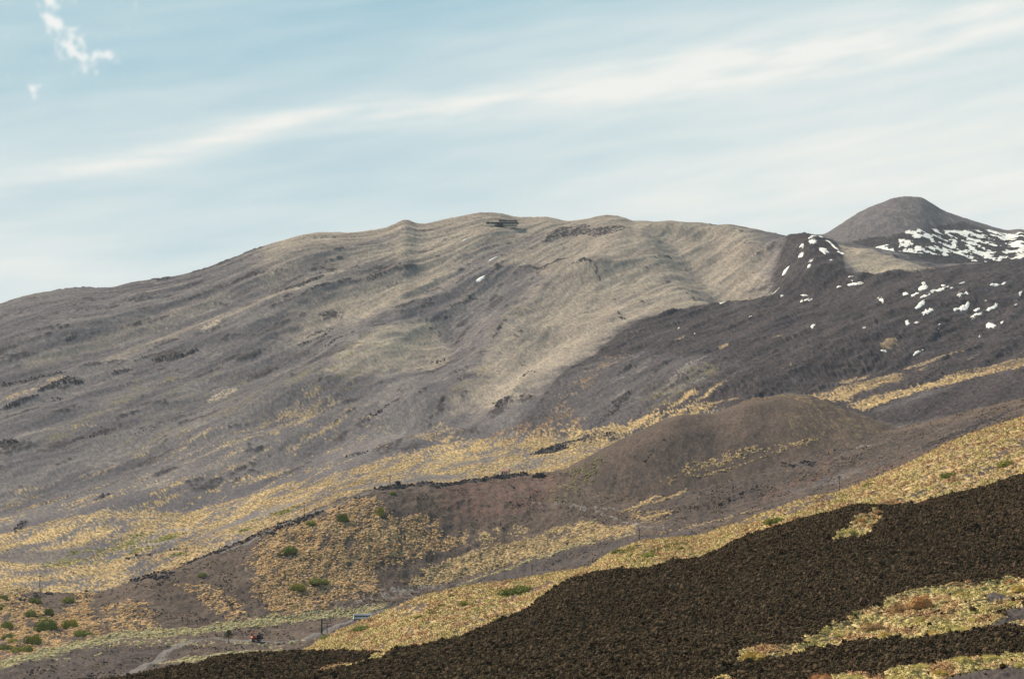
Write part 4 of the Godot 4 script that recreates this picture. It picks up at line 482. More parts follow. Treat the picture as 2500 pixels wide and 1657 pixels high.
const TRACK := [-162.9, -884.6, -155.4, -891.4, -147.8, -897.9, -139.4, -912.5, -129.5, -925, -116.9, -933.7, -100, -947.7, -87.3, -965]
# Spurs and gullies of the mountain: height, half width, line x, z
const SPURS := [
	[11, 46, [-104, -1942, -125, -1905, -145, -1872, -180, -1678, -212, -1552]],
	[15, 52, [100, -2165, 15, -1998, -23, -1801, -56, -1507]],
	[10, 55, [233, -2489, 150, -2229, 114, -2182]],
	[-20, 36, [240, -2462, 253, -2314, 261, -2204, 270, -2106, 279, -2020]],
	[-18, 38, [306, -2458, 308, -2293, 312, -2145, 300, -2027]],
	[-14, 46, [-85, -1922, -66, -1767, -65, -1570, -79, -1387]],
	[-6, 60, [-5, -2095, -52, -1884, -65, -1748]],
	[18, 40, [426, -2308, 406, -2130, 387, -2024]],
	[-12, 38, [367, -2271, 362, -2162, 331, -2051]],
	[5, 40, [-202, -2208, -275, -2013, -374, -1905, -461, -1737, -513, -1630]],
	[-5, 36, [-244, -2092, -351, -1990, -439, -1860, -523, -1714]],
	[8, 50, [-174, -1809, -228, -1566, -281, -1442]],
	[-7, 45, [-236, -1733, -286, -1629, -350, -1488, -388, -1415]],
	[5, 45, [-343, -2187, -444, -2055, -521, -1890, -583, -1793]],
	[7, 40, [540, -1854, 391, -1623, 249, -1380, 181, -1285]],
	[-7, 36, [521, -1598, 369, -1416, 279, -1328]],
	[7, 45, [97, -2517, 48, -2329, 5, -2220, -37, -2116]],
	[-8, 34, [-12, -1555, 20, -1659, 49, -1784]],
	[8, 40, [-97, -1587, -97, -1438]],
	[5, 40, [-216, -1391, -250, -1286, -280, -1195, -309, -1092]],
	[-5, 36, [-182, -1340, -219, -1251, -248, -1158]],
	[-5, 40, [-336, -1429, -371, -1305, -394, -1220]],
]

const ORDER := ["lava_field", "grass_ridge", "valley", "cinder_cone", "mountain", "snowy_cone"]
# What the ground is made of: two tones of each kind, sRGB
const TONE := {
	"cinder": [Color8(107, 101, 99), Color8(86, 82, 84)],
	"ash": [Color8(155, 142, 125), Color8(138, 126, 113)],
	"ashlight": [Color8(132, 124, 117), Color8(118, 110, 105)],
	"pale": [Color8(176, 160, 138), Color8(138, 126, 112)],
	"rock": [Color8(60, 57, 59), Color8(76, 70, 69)],
	"basalt": [Color8(58, 54, 56), Color8(71, 65, 65)],
	"soil": [Color8(98, 86, 78), Color8(82, 72, 66)],
	"darkash": [Color8(84, 76, 73), Color8(70, 64, 61)],
	"slate": [Color8(84, 77, 75), Color8(74, 68, 66)],
	"fawn": [Color8(190, 156, 113), Color8(158, 129, 97)],
	"red": [Color8(103, 83, 76), Color8(92, 75, 70)],
	"rust": [Color8(158, 126, 92), Color8(132, 107, 84)],
	"drab": [Color8(122, 105, 80), Color8(104, 91, 74)],
	"conesoil": [Color8(98, 85, 77), Color8(83, 74, 69)],
	"straw": [Color8(184, 157, 115), Color8(155, 133, 101)],
	"hay": [Color8(168, 156, 118), Color8(148, 138, 104)],
	"grass": [Color8(196, 174, 126), Color8(172, 152, 108)],
	"olive": [Color8(126, 115, 82), Color8(104, 98, 78)],
	"leaf": [Color8(120, 114, 68), Color8(100, 99, 60)],
	"lava": [Color8(65, 55, 44), Color8(51, 43, 34)],
}

const SPREAD := [Vector2(1.6, 0), Vector2(-1.6, 0), Vector2(0, 1.6), Vector2(0, -1.6), Vector2(0.7, 0.7), Vector2(-0.7, 0.7), Vector2(0.7, -0.7), Vector2(-0.7, -0.7)]

class Line:
	var t := PackedFloat64Array()
	var r := PackedFloat64Array()
	var h := PackedFloat64Array()
	var mr := PackedFloat64Array()
	var mh := PackedFloat64Array()
	func _init(flat: Array) -> void:
		for i in range(0, flat.size(), 3):
			t.append(atan2(flat[i], -flat[i + 1]))
			r.append(sqrt(flat[i] * flat[i] + flat[i + 1] * flat[i + 1]))
			h.append(flat[i + 2])
		mr = slopes(t, r)
		mh = slopes(t, h)
	static func slopes(x: PackedFloat64Array, y: PackedFloat64Array) -> PackedFloat64Array:
		var n := x.size()
		var m := PackedFloat64Array()
		m.resize(n)
		for i in range(1, n - 1):
			var h0 := x[i] - x[i - 1]
			var h1 := x[i + 1] - x[i]
			var d0 := (y[i] - y[i - 1]) / h0
			var d1 := (y[i + 1] - y[i]) / h1
			if d0 * d1 > 0.0:
				var w1 := 2.0 * h1 + h0
				var w2 := h1 + 2.0 * h0
				m[i] = (w1 + w2) / (w1 / d0 + w2 / d1)
		m[0] = (y[1] - y[0]) / (x[1] - x[0])
		m[n - 1] = (y[n - 1] - y[n - 2]) / (x[n - 1] - x[n - 2])
		return m
	static func curve(x: PackedFloat64Array, y: PackedFloat64Array, m: PackedFloat64Array, at: float) -> float:
		var n := x.size()
		if at <= x[0]:
			return y[0]
		if at >= x[n - 1]:
			return y[n - 1]
		var i := x.bsearch(at, false) - 1
		var h0 := x[i + 1] - x[i]
		var u := (at - x[i]) / h0
		var u2 := u * u
		var u3 := u2 * u
		return (2.0 * u3 - 3.0 * u2 + 1.0) * y[i] + (u3 - 2.0 * u2 + u) * h0 * m[i] + (3.0 * u2 - 2.0 * u3) * y[i + 1] + (u3 - u2) * h0 * m[i + 1]

class Patch:
	var kind := ""
	var share := 1.0
	var ragged := 1.0
	var thick := 0.0
	var outline := PackedVector2Array()
	var box := Rect2()
	var t0 := 9.0
	var t1 := -9.0
	func _init(d: Array) -> void:
		kind = d[0]
		share = d[1]
		ragged = d[2]
		thick = d[3]
		var flat: Array = d[4]
		for i in range(0, flat.size(), 2):
			outline.append(Vector2(flat[i], flat[i + 1]))
			var b := atan2(flat[i], -flat[i + 1])
			t0 = minf(t0, b)
			t1 = maxf(t1, b)
		box = Rect2(outline[0], Vector2.ZERO)
		for p in outline:
			box = box.expand(p)
		box = box.grow(ragged * 2.5 + 1.0)
		t0 -= ragged * 3.0 / box.get_center().length()
		t1 += ragged * 3.0 / box.get_center().length()
	func edge(p: Vector2) -> float:
		var best := 1e9
		var n := outline.size()
		for i in n:
			best = minf(best, p.distance_squared_to(Geometry2D.get_closest_point_to_segment(p, outline[i], outline[(i + 1) % n])))
		return sqrt(best)

var lines := {}
var patches := {}
var fbm := FastNoiseLite.new()
var ridge := FastNoiseLite.new()
var soft := FastNoiseLite.new()
var rng := RandomNumberGenerator.new()
var taken := {}
var spur_lines: Array = []
var M := {}
var tuft_far := PackedFloat32Array()
var tuft_near := PackedFloat32Array()
var clinkers := PackedFloat32Array()
var stones := PackedFloat32Array()

# ------------------------------------------------------------------ the land
func relief(s: int, x: float, z: float) -> float:
	match s:
		0:
			return fbm.get_noise_2d(x * 0.035, z * 0.035) * 1.0 + ridge.get_noise_2d(x * 0.09, z * 0.06) * 0.4 + ridge.get_noise_2d(x * 0.22, z * 0.16) * 0.25 + fbm.get_noise_2d(x * 0.9, z * 0.7) * 0.22
		1:
			return fbm.get_noise_2d(x * 0.03, z * 0.03) * 0.5 + fbm.get_noise_2d(x * 0.25, z * 0.2) * 0.25
		2:
			return fbm.get_noise_2d(x * 0.012, z * 0.012) * 1.8 + ridge.get_noise_2d(x * 0.04, z * 0.022) * 1.0 + fbm.get_noise_2d(x * 0.13, z * 0.1) * 0.8
		3:
			return fbm.get_noise_2d(x * 0.03, z * 0.02) * 1.6 + fbm.get_noise_2d(x * 0.2, z * 0.12) * 0.35
		4:
			# old flows and gullies fan out from the summit; on the right they come down from beside the far cone
			var far := clampf((sqrt(x * x + z * z) - 1080.0) / 300.0, 0.12, 1.0)
			var big := flow(fbm, x, z, 0.0075, 0.0011, 0.0) * 7.0
			var mid := flow(ridge, x, z, 0.016, 0.0026, 7.0) * 2.6
			var small := flow(fbm, x, z, 0.06, 0.012, 3.0) * 1.0 + fbm.get_noise_2d(x * 0.1, z * 0.07) * 0.4
			return (big + mid) * far * far + small * far + spurs(x, z)
		_:
			return fbm.get_noise_2d(x * 0.008, z * 0.006) * 4.0 + fbm.get_noise_2d(x * 0.05, z * 0.03) * 1.2

func flow(n: FastNoiseLite, x: float, z: float, fa: float, fl: float, at: float) -> float:
	# noise drawn out along the way that lava and ash ran downhill
	var w := smoothstep(-0.01, 0.09, atan2(x, -z))
	var v := 0.0
	if w < 1.0:
		var d := Vector2(x - 292.0, z + 2879.0)
		v += (1.0 - w) * n.get_noise_2d(atan2(d.x, d.y) * 1000.0 * fa + at, d.length() * fl)
	if w > 0.0:
		v += w * n.get_noise_2d((0.87 * x + 0.5 * z) * fa + at, (-0.5 * x + 0.87 * z) * fl + 20.0)
	return v

func spurs(x: float, z: float) -> float:
	var p := Vector2(x, z)
	var sum := 0.0
	for q: Array in spur_lines:
		var b: Rect2 = q[2]
		if b.has_point(p):
			var line: PackedVector2Array = q[3]
			var best := 1e9
			for i in line.size() - 1:
				best = minf(best, p.distance_squared_to(Geometry2D.get_closest_point_to_segment(p, line[i], line[i + 1])))
			var w: float = q[1]
			var a: float = q[0]
			sum += a * exp(-best / (w * w))
	return sum

func bump(list: Array, x: float, z: float) -> float:
	var sum := 0.0
	var p := Vector2(x, z)
	for q: Patch in list:
		if q.thick != 0.0 and q.box.has_point(p) and Geometry2D.is_point_in_polygon(p, q.outline):
			var e := q.edge(p)
			var rough := 0.45 + 0.9 * absf(fbm.get_noise_2d(x * 0.11, z * 0.08)) if q.thick > 0.0 else 1.0
			sum += q.thick * rough * smoothstep(0.0, 2.5 if q.thick > 0.0 else 1.2, e)
	return sum

func ground(s: int, x: float, z: float) -> float:
	var t := atan2(x, -z)
	var r := sqrt(x * x + z * z)
	var rr := PackedFloat64Array()
	var hh := PackedFloat64Array()
	for l: Line in lines[s]:
		rr.append(Line.curve(l.t, l.r, l.mr, t))
		hh.append(Line.curve(l.t, l.h, l.mh, t))
	return Line.curve(rr, hh, Line.slopes(rr, hh), r) + relief(s, x, z) + bump(patches[s], x, z)

func put(buf: PackedFloat32Array, at: Vector3, b: Basis, c: Color) -> void:
	buf.append_array(PackedFloat32Array([b.x.x, b.y.x, b.z.x, at.x, b.x.y, b.y.y, b.z.y, at.y, b.x.z, b.y.z, b.z.z, at.z, c.r, c.g, c.b, 1.0]))

func build_land(s: int, called: String, base: String, b0: float, b1: float, cols: int, counts: Array) -> void:
	var rows := 1
	for c: int in counts:
		rows += c
	var pos := PackedVector3Array()
	var col := PackedColorArray()
	pos.resize(cols * rows)
	col.resize(cols * rows)
	var all: Array = patches[s]
	rng.seed = 100 + s
	var buf_far := PackedFloat32Array()
	var buf_near := PackedFloat32Array()
	var buf_rock := PackedFloat32Array()
	var buf_stone := PackedFloat32Array()
	for i in cols:
		var t := deg_to_rad(lerpf(b0, b1, float(i) / (cols - 1)))
		var rr := PackedFloat64Array()
		var hh := PackedFloat64Array()
		for l: Line in lines[s]:
			rr.append(Line.curve(l.t, l.r, l.mr, t))
			hh.append(Line.curve(l.t, l.h, l.mh, t))
		var mm := Line.slopes(rr, hh)
		var list: Array = []
		for q: Patch in all:
			if t > q.t0 and t < q.t1:
				list.append(q)
		var sn := sin(t)
		var cs := -cos(t)
		var j := 0
		for k in counts.size():
			var n: int = counts[k]
			for m in (n + 1 if k == counts.size() - 1 else n):
				var r := lerpf(rr[k], rr[k + 1], float(m) / n)
				var x := r * sn
				var z := r * cs
				var y := Line.curve(rr, hh, mm, r) + relief(s, x, z)
				var kind := base
				var f := 0.5 + rng.randf_range(-0.45, 0.45)
				if s == 4:
					f += 1.1 * flow(fbm, x, z, 0.022, 0.0036, 0.0)
				else:
					f += 0.8 * fbm.get_noise_2d(x * 0.03, z * 0.03)
				f = clampf(f, -0.3, 1.3)
				var c: Color = TONE[base][0].lerp(TONE[base][1], f)
				if s == 1 and fbm.get_noise_2d(x * 0.3 + 70.0, z * 0.2) + rng.randf_range(-0.15, 0.15) > 0.3:
					kind = "soil"
					c = TONE.soil[0].lerp(TONE.soil[1], f)
				if not list.is_empty():
					y += bump(list, x, z)
					var wf := 0.035 if s > 3 else 0.11
					var wx := fbm.get_noise_2d(x * wf + 31.0, z * wf) * 2.0
					var wz := fbm.get_noise_2d(x * wf, z * wf + 57.0) * 2.0
					var jx := rng.randf_range(-0.8, 0.8)
					var jz := rng.randf_range(-0.8, 0.8)
					var clump := 0.5 + rng.randf_range(-0.3, 0.3)
					if s == 4:
						clump += 0.75 * flow(fbm, x, z, 0.08, 0.014, 0.0)
					else:
						clump += 0.75 * fbm.get_noise_2d(x * 0.16 + 9.0, z * 0.1)
					for q: Patch in list:
						if not q.box.has_point(Vector2(x, z)):
							continue
						if s == 4 and (q.kind == "ash" or q.kind == "cinder" or q.kind == "basalt"):
							# drifts of loose ash thin out towards their edges
							var w8 := 0.0
							for d8: Vector2 in SPREAD:
								if Geometry2D.is_point_in_polygon(Vector2(x + (wx + d8.x) * q.ragged, z + (wz + d8.y) * q.ragged), q.outline):
									w8 += 0.125
							if w8 > 0.0:
								if w8 > 0.5:
									kind = q.kind
								c = c.lerp(TONE[q.kind][0].lerp(TONE[q.kind][1], f), w8 * clampf(q.share + 0.45 * (0.5 - clump), 0.0, 1.0))
						elif clump < q.share:
							var p := Vector2(x + (wx + jx) * q.ragged, z + (wz + jz) * q.ragged)
							if Geometry2D.is_point_in_polygon(p, q.outline):
								kind = q.kind
								var cover: Color = TONE[kind][0].lerp(TONE[kind][1], f)
								if s == 4 and r > 1300.0 and (kind == "straw" or kind == "olive" or kind == "rust"):
									cover = cover.lerp(c, rng.randf_range(0.2, 0.6))
								c = cover
				if s == 4 and r > 1250.0 and (kind == "cinder" or kind == "basalt" or kind == "ash"):
					# ledges of old lava that stand out of the loose ash in broken rows down the slope
					var ledge := flow(fbm, x, z, 0.036, 0.0085, 40.0) + 0.35 * fbm.get_noise_2d(x * 0.12, z * 0.09)
					var need := 0.56 if kind == "ash" else (0.36 if kind == "cinder" else 0.22)
					if ledge > need:
						c = c.lerp(TONE.rock[0].lerp(TONE.rock[1], f), clampf((ledge - need) * 7.0, 0.0, 0.85))
						y += clampf((ledge - need) * 10.0, 0.0, 1.6)
					elif ledge < -0.42 and kind != "ash":
						c = c.lerp(TONE.ashlight[0] if kind == "cinder" else TONE.cinder[1], clampf((-0.42 - ledge) * 5.0, 0.0, 0.6))
				var g := rng.randf_range(0.8, 1.2) if kind == "basalt" or kind == "rock" else rng.randf_range(0.88, 1.12)
				c = Color(c.r * g * rng.randf_range(0.985, 1.015), c.g * g, c.b * g * rng.randf_range(0.98, 1.02))
				var at := j * cols + i
				pos[at] = Vector3(x, y, z)
				col[at] = c
				j += 1
				# what grows or lies on this spot
				match s:
					0:
						if r > 165.0 and k < 5:
							if kind == "lava":
								if rng.randf() < 0.8:
									var q0 := rng.randf_range(0.08, 0.24) * (1.0 if rng.randf() < 0.93 else 1.9)
									var cc := Color8(94, 80, 62).lerp(Color8(46, 38, 29), rng.randf())
									if rng.randf() < 0.08:
										cc = Color8(92, 74, 62)
									put(buf_rock, Vector3(x + rng.randf_range(-0.2, 0.2), y + q0 * rng.randf_range(-0.2, 0.6), z + rng.randf_range(-0.4, 0.4)), Basis.from_euler(Vector3(rng.randf() * 6.0, rng.randf() * 6.0, 0)).scaled(Vector3(q0, q0 * rng.randf_range(0.7, 1.5), q0)), cc)
							elif kind == "grass" and rng.randf() < 0.6:
								var q1 := rng.randf_range(0.16, 0.42)
								put(buf_near, Vector3(x, y, z), Basis(Vector3.UP, rng.randf() * 6.3).scaled(Vector3(q1, q1 * rng.randf_range(0.35, 0.8), q1)), meadow(x, z))
					1:
						if (kind == "straw" or kind == "rust" or kind == "leaf") and rng.randf() < 0.42:
							var q2 := rng.randf_range(0.3, 0.85)
							put(buf_near, Vector3(x, y - 0.05, z), Basis(Vector3.UP, rng.randf() * 6.3).scaled(Vector3(q2, q2 * rng.randf_range(0.45, 0.85), q2)), c.lerp(meadow(x, z), 0.75) if kind != "leaf" else c)
					2, 3, 4:
						if r < 1330.0 and (kind == "straw" or kind == "fawn" or kind == "hay" or kind == "leaf" or kind == "rust" or kind == "olive"):
							if rng.randf() < 0.85:
								var q3 := rng.randf_range(0.3, 0.95)
								put(buf_far, Vector3(x, y - 0.1, z), Basis(Vector3.UP, rng.randf() * 6.3).scaled(Vector3(q3, q3 * rng.randf_range(0.45, 0.9), q3)), tint(c))
						elif kind == "rock" and r < 1900.0 and rng.randf() < 0.3:
							var q4 := rng.randf_range(0.3, 1.1)
							put(buf_stone, Vector3(x, y + q4 * 0.2, z), Basis.from_euler(Vector3(rng.randf() * 6.0, rng.randf() * 6.0, 0)).scaled(Vector3(q4, q4, q4)), c)
						elif s == 2 and r > 600.0 and rng.randf() < 0.02 + 0.28 * smoothstep(0.0, 0.4, fbm.get_noise_2d(x * 0.035, z * 0.03)):
							var q5 := rng.randf_range(0.18, 0.6)
							put(buf_stone, Vector3(x, y + q5 * 0.1, z), Basis.from_euler(Vector3(rng.randf() * 6.0, rng.randf() * 6.0, 0)).scaled(Vector3(q5, q5, q5)), Color(c.r, c.g, c.b) * rng.randf_range(0.7, 1.15) if rng.randf() < 0.8 else TONE.fawn[1])
	tuft_far.append_array(buf_far)
	tuft_near.append_array(buf_near)
	clinkers.append_array(buf_rock)
	stones.append_array(buf_stone)
	var nor := PackedVector3Array()
	nor.resize(cols * rows)
	for j in rows:
		var up := maxi(j - 1, 0) * cols
		var dn := mini(j + 1, rows - 1) * cols
		for i in cols:
			nor[j * cols + i] = (pos[j * cols + mini(i + 1, cols - 1)] - pos[j * cols + maxi(i - 1, 0)]).cross(pos[dn + i] - pos[up + i]).normalized()
	var ids := PackedInt32Array()
	ids.resize((cols - 1) * (rows - 1) * 6)
	var w := 0
	for j in rows - 1:
		for i in cols - 1:
			var a := j * cols + i
			ids[w] = a
			ids[w + 1] = a + cols
			ids[w + 2] = a + 1
			ids[w + 3] = a + 1
			ids[w + 4] = a + cols
			ids[w + 5] = a + cols + 1
			w += 6
	var arr: Array = []
	arr.resize(Mesh.ARRAY_MAX)
	arr[Mesh.ARRAY_VERTEX] = pos
	arr[Mesh.ARRAY_NORMAL] = nor
	arr[Mesh.ARRAY_COLOR] = col
	arr[Mesh.ARRAY_INDEX] = ids
	var mesh := ArrayMesh.new()
	mesh.add_surface_from_arrays(Mesh.PRIMITIVE_TRIANGLES, arr)
	var o := MeshInstance3D.new()
	o.name = called
	o.mesh = mesh
	o.material_override = M.land
	o.set_meta("kind", "structure")
	add_child(o)

func tint(c: Color) -> Color:
	var g := rng.randf_range(0.84, 1.1)
	var w := rng.randf_range(-0.05, 0.05)
	return Color(c.r * (g + w), c.g * g, c.b * (g - w))

func meadow(x: float, z: float) -> Color:
	var a := soft.get_noise_2d(x * 0.12, z * 0.09) + rng.randf_range(-0.25, 0.25)
	var c := Color8(214, 192, 142)
	if a > 0.3:
		c = Color8(194, 180, 120)
	elif a > 0.1:
		c = Color8(206, 188, 132)
	elif a < -0.4:
		c = Color8(182, 146, 110)
	elif a < -0.2:
		c = Color8(204, 172, 126)
	var g := rng.randf_range(0.85, 1.1)
	return Color(c.r * g, c.g * g, c.b * g)

func scatter(called: String, mesh: Mesh, buf: PackedFloat32Array, mat: Material, label: String, category: String) -> void:
	var mm := MultiMesh.new()
	mm.transform_format = MultiMesh.TRANSFORM_3D
	mm.use_colors = true
	mm.mesh = mesh
	mm.instance_count = buf.size() / 16
	mm.buffer = buf
	var o := MultiMeshInstance3D.new()
	o.name = called
	o.multimesh = mm
	o.material_override = mat
	o.set_meta("kind", "stuff")
	o.set_meta("label", label)
	o.set_meta("category", category)
	add_child(o)
	print(called, " ", mm.instance_count)

# ------------------------------------------------------------------ small helpers
func numbered(called: String) -> String:
	var n: int = taken.get(called, 0)
	taken[called] = n + 1
	return called if n == 0 else "%s_%03d" % [called, n]

func tag(o: Node, label: String, category: String, group := "") -> void:
	o.set_meta("label", label)
	o.set_meta("category", category)
	if group:
		o.set_meta("group", group)

func thing(called: String, at: Vector3, turn: float, label: String, category: String, group := "") -> Node3D:
	var o := Node3D.new()
	o.name = numbered(called)
	add_child(o)
	o.position = at
	o.rotation.y = turn
	tag(o, label, category, group)
	return o

func part(called: String, mesh: Mesh, mat: Material, parent: Node, at := Vector3.ZERO, rot := Vector3.ZERO) -> MeshInstance3D:
	var o := MeshInstance3D.new()
	o.name = called
	o.mesh = mesh
	o.material_override = mat
	o.position = at
	o.rotation = rot
	parent.add_child(o, true)
	return o

func matte(c: Color, rough := 1.0, metal := 0.0) -> StandardMaterial3D:
	var m := StandardMaterial3D.new()
	m.albedo_color = c
	m.roughness = rough
	m.metallic = metal
	m.metallic_specular = 0.3
	return m

func box(x: float, y: float, z: float) -> BoxMesh:
	var b := BoxMesh.new()
	b.size = Vector3(x, y, z)
	return b

func bar(r0: float, r1: float, h: float, n := 10) -> CylinderMesh:
	var c := CylinderMesh.new()
	c.bottom_radius = r0
	c.top_radius = r1
	c.height = h
	c.radial_segments = n
	c.rings = 1
	return c

func rounded(x: float, y: float, z: float, b: float) -> ArrayMesh:
	# a box with chamfered edges
	var st := SurfaceTool.new()
	st.begin(Mesh.PRIMITIVE_TRIANGLES)
	var e := Vector3(x, y, z) * 0.5
	for ax in 3:
		for sg: float in [-1.0, 1.0]:
			var n := Vector3.ZERO
			n[ax] = sg
			var u := Vector3.ZERO
			u[(ax + 1) % 3] = 1.0
			var v := Vector3.ZERO
			v[(ax + 2) % 3] = 1.0
			var eu := e[(ax + 1) % 3] - b
			var ev := e[(ax + 2) % 3] - b
			quad(st, n * e[ax] - u * eu - v * ev, n * e[ax] + u * eu - v * ev, n * e[ax] + u * eu + v * ev, n * e[ax] - u * eu + v * ev)
			for s2: float in [-1.0, 1.0]:
				var lo := n * (e[ax]) + u * (s2 * eu)
				var hi := n * (e[ax] - b) + u * (s2 * e[(ax + 1) % 3])
				quad(st, lo - v * ev, hi - v * ev, hi + v * ev, lo + v * ev)
	for sx: float in [-1.0, 1.0]:
		for sy: float in [-1.0, 1.0]:
			for sz: float in [-1.0, 1.0]:
				st.add_vertex(Vector3(sx * e.x, sy * (e.y - b), sz * (e.z - b)))
				st.add_vertex(Vector3(sx * (e.x - b), sy * e.y, sz * (e.z - b)))
				st.add_vertex(Vector3(sx * (e.x - b), sy * (e.y - b), sz * e.z))
	st.generate_normals()
	return st.commit()

func quad(st: SurfaceTool, a: Vector3, b: Vector3, c: Vector3, d: Vector3) -> void:
	for p: Vector3 in [a, b, c, a, c, d]:
		st.add_vertex(p)

func dome(seed_: int, sides: int, rings: int, rough: float) -> ArrayMesh:
	var r := RandomNumberGenerator.new()
	r.seed = seed_
	var pts: Array = []
	for j in rings + 1:
		var row: Array = []
		for i in sides:
			var e := PI * 0.5 * j / rings
			var a := TAU * (i + 0.5 * (j % 2)) / sides
			var k := 1.0 + r.randf_range(-rough, rough)
			row.append(Vector3(cos(a) * cos(e) * k, sin(e) * k - 0.08, sin(a) * cos(e) * k))
		pts.append(row)
	var top := Vector3(0, 1.0, 0)
	var st := SurfaceTool.new()
	st.begin(Mesh.PRIMITIVE_TRIANGLES)
	for j in rings - 1:
		for i in sides:
			var n := (i + 1) % sides
			for p: Vector3 in [pts[j][i], pts[j][n], pts[j + 1][i], pts[j][n], pts[j + 1][n], pts[j + 1][i]]:
				st.add_vertex(p)
	for i in sides:
		for p: Vector3 in [pts[rings - 1][i], pts[rings - 1][(i + 1) % sides], top]:
			st.add_vertex(p)
	st.generate_normals()
	return st.commit()

func tussock(seed_: int) -> ArrayMesh:
	# a clump of dry blades over a low mound
	var r := RandomNumberGenerator.new()
	r.seed = seed_
	var st := SurfaceTool.new()
	st.begin(Mesh.PRIMITIVE_TRIANGLES)
	st.append_from(dome(seed_, 7, 2, 0.25), 0, Transform3D(Basis.from_scale(Vector3(0.85, 0.55, 0.85)), Vector3.ZERO))
	for i in 26:
		var a := r.randf() * TAU
		var q := sqrt(r.randf()) * 0.8
		var p := Vector3(cos(a) * q, 0.5 * (1.0 - q * q), sin(a) * q)
		var side := Vector3(r.randf_range(-1, 1), 0, r.randf_range(-1, 1)).normalized() * 0.13
		var tip := Vector3(cos(a) * r.randf_range(0.2, 0.7), r.randf_range(0.3, 0.8), sin(a) * r.randf_range(0.2, 0.7))
		var n := Vector3(cos(a) * q, 0.8, sin(a) * q).normalized()
		for v: Vector3 in [p - side, p + side, p + tip]:
			st.set_normal(n)
			st.add_vertex(v)
	return st.commit()

func clod(seed_: int) -> ArrayMesh:
	# a clinker: a rough lump of about twenty faces
	var r := RandomNumberGenerator.new()
	r.seed = seed_
	var g := (1.0 + sqrt(5.0)) / 2.0
	var v: Array = []
	for p: Vector3 in [Vector3(-1, g, 0), Vector3(1, g, 0), Vector3(-1, -g, 0), Vector3(1, -g, 0), Vector3(0, -1, g), Vector3(0, 1, g), Vector3(0, -1, -g), Vector3(0, 1, -g), Vector3(g, 0, -1), Vector3(g, 0, 1), Vector3(-g, 0, -1), Vector3(-g, 0, 1)]:
		v.append(p.normalized() * r.randf_range(0.6, 1.35))
	var st := SurfaceTool.new()
	st.begin(Mesh.PRIMITIVE_TRIANGLES)
	st.set_smooth_group(-1)
	for i: int in [0, 11, 5, 0, 5, 1, 0, 1, 7, 0, 7, 10, 0, 10, 11, 1, 5, 9, 5, 11, 4, 11, 10, 2, 10, 7, 6, 7, 1, 8, 3, 9, 4, 3, 4, 2, 3, 2, 6, 3, 6, 8, 3, 8, 9, 4, 9, 5, 2, 4, 11, 6, 2, 10, 8, 6, 7, 9, 8, 1]:
		st.add_vertex(v[i])
	st.generate_normals()
	return st.commit()

func bush(seed_: int, leaves: int, lobes: int, leaf: float) -> ArrayMesh:
	# a low cushion: several overlapping mounds covered with small leaf faces; unit half width, unit height
	var r := RandomNumberGenerator.new()
	r.seed = seed_
	var heads: Array = []
	for i in lobes:
		var a := TAU * i / lobes + r.randf_range(-0.4, 0.4)
		var d := r.randf_range(0.2, 0.55) if i > 0 else 0.05
		heads.append([Vector3(cos(a) * d, 0.0, sin(a) * d), r.randf_range(0.38, 0.58), r.randf_range(0.6, 1.0)])
	var st := SurfaceTool.new()
	st.begin(Mesh.PRIMITIVE_TRIANGLES)
	st.set_smooth_group(-1)
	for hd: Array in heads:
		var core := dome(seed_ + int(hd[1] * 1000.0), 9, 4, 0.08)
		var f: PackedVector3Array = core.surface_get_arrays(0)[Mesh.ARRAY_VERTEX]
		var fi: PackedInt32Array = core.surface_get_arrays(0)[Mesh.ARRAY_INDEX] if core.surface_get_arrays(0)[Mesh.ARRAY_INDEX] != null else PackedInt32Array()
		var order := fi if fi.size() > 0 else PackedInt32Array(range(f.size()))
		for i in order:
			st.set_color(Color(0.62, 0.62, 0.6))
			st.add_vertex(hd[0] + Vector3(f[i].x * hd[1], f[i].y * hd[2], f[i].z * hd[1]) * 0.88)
	for i in leaves:
		var hd: Array = heads[r.randi() % lobes]
		var a := r.randf() * TAU
		var e := asin(pow(r.randf(), 0.8))
		var n := Vector3(cos(a) * cos(e), sin(e), sin(a) * cos(e))
		var k := r.randf_range(0.86, 1.08)
		var p: Vector3 = hd[0] + Vector3(n.x * hd[1], n.y * hd[2], n.z * hd[1]) * k
		var side := n.cross(Vector3(r.randf_range(-1, 1), r.randf_range(-1, 1), r.randf_range(-1, 1))).normalized() * leaf
		var tip := (n + Vector3(r.randf_range(-0.6, 0.6), r.randf_range(-0.1, 0.7), r.randf_range(-0.6, 0.6))).normalized() * leaf * 2.2
		var g := r.randf_range(0.72, 1.15)
		for q: Vector3 in [p - side, p + side, p + tip]:
			st.set_color(Color(g, g * r.randf_range(0.96, 1.03), g * 0.95))
			st.add_vertex(q)
	st.generate_normals()
	return st.commit()

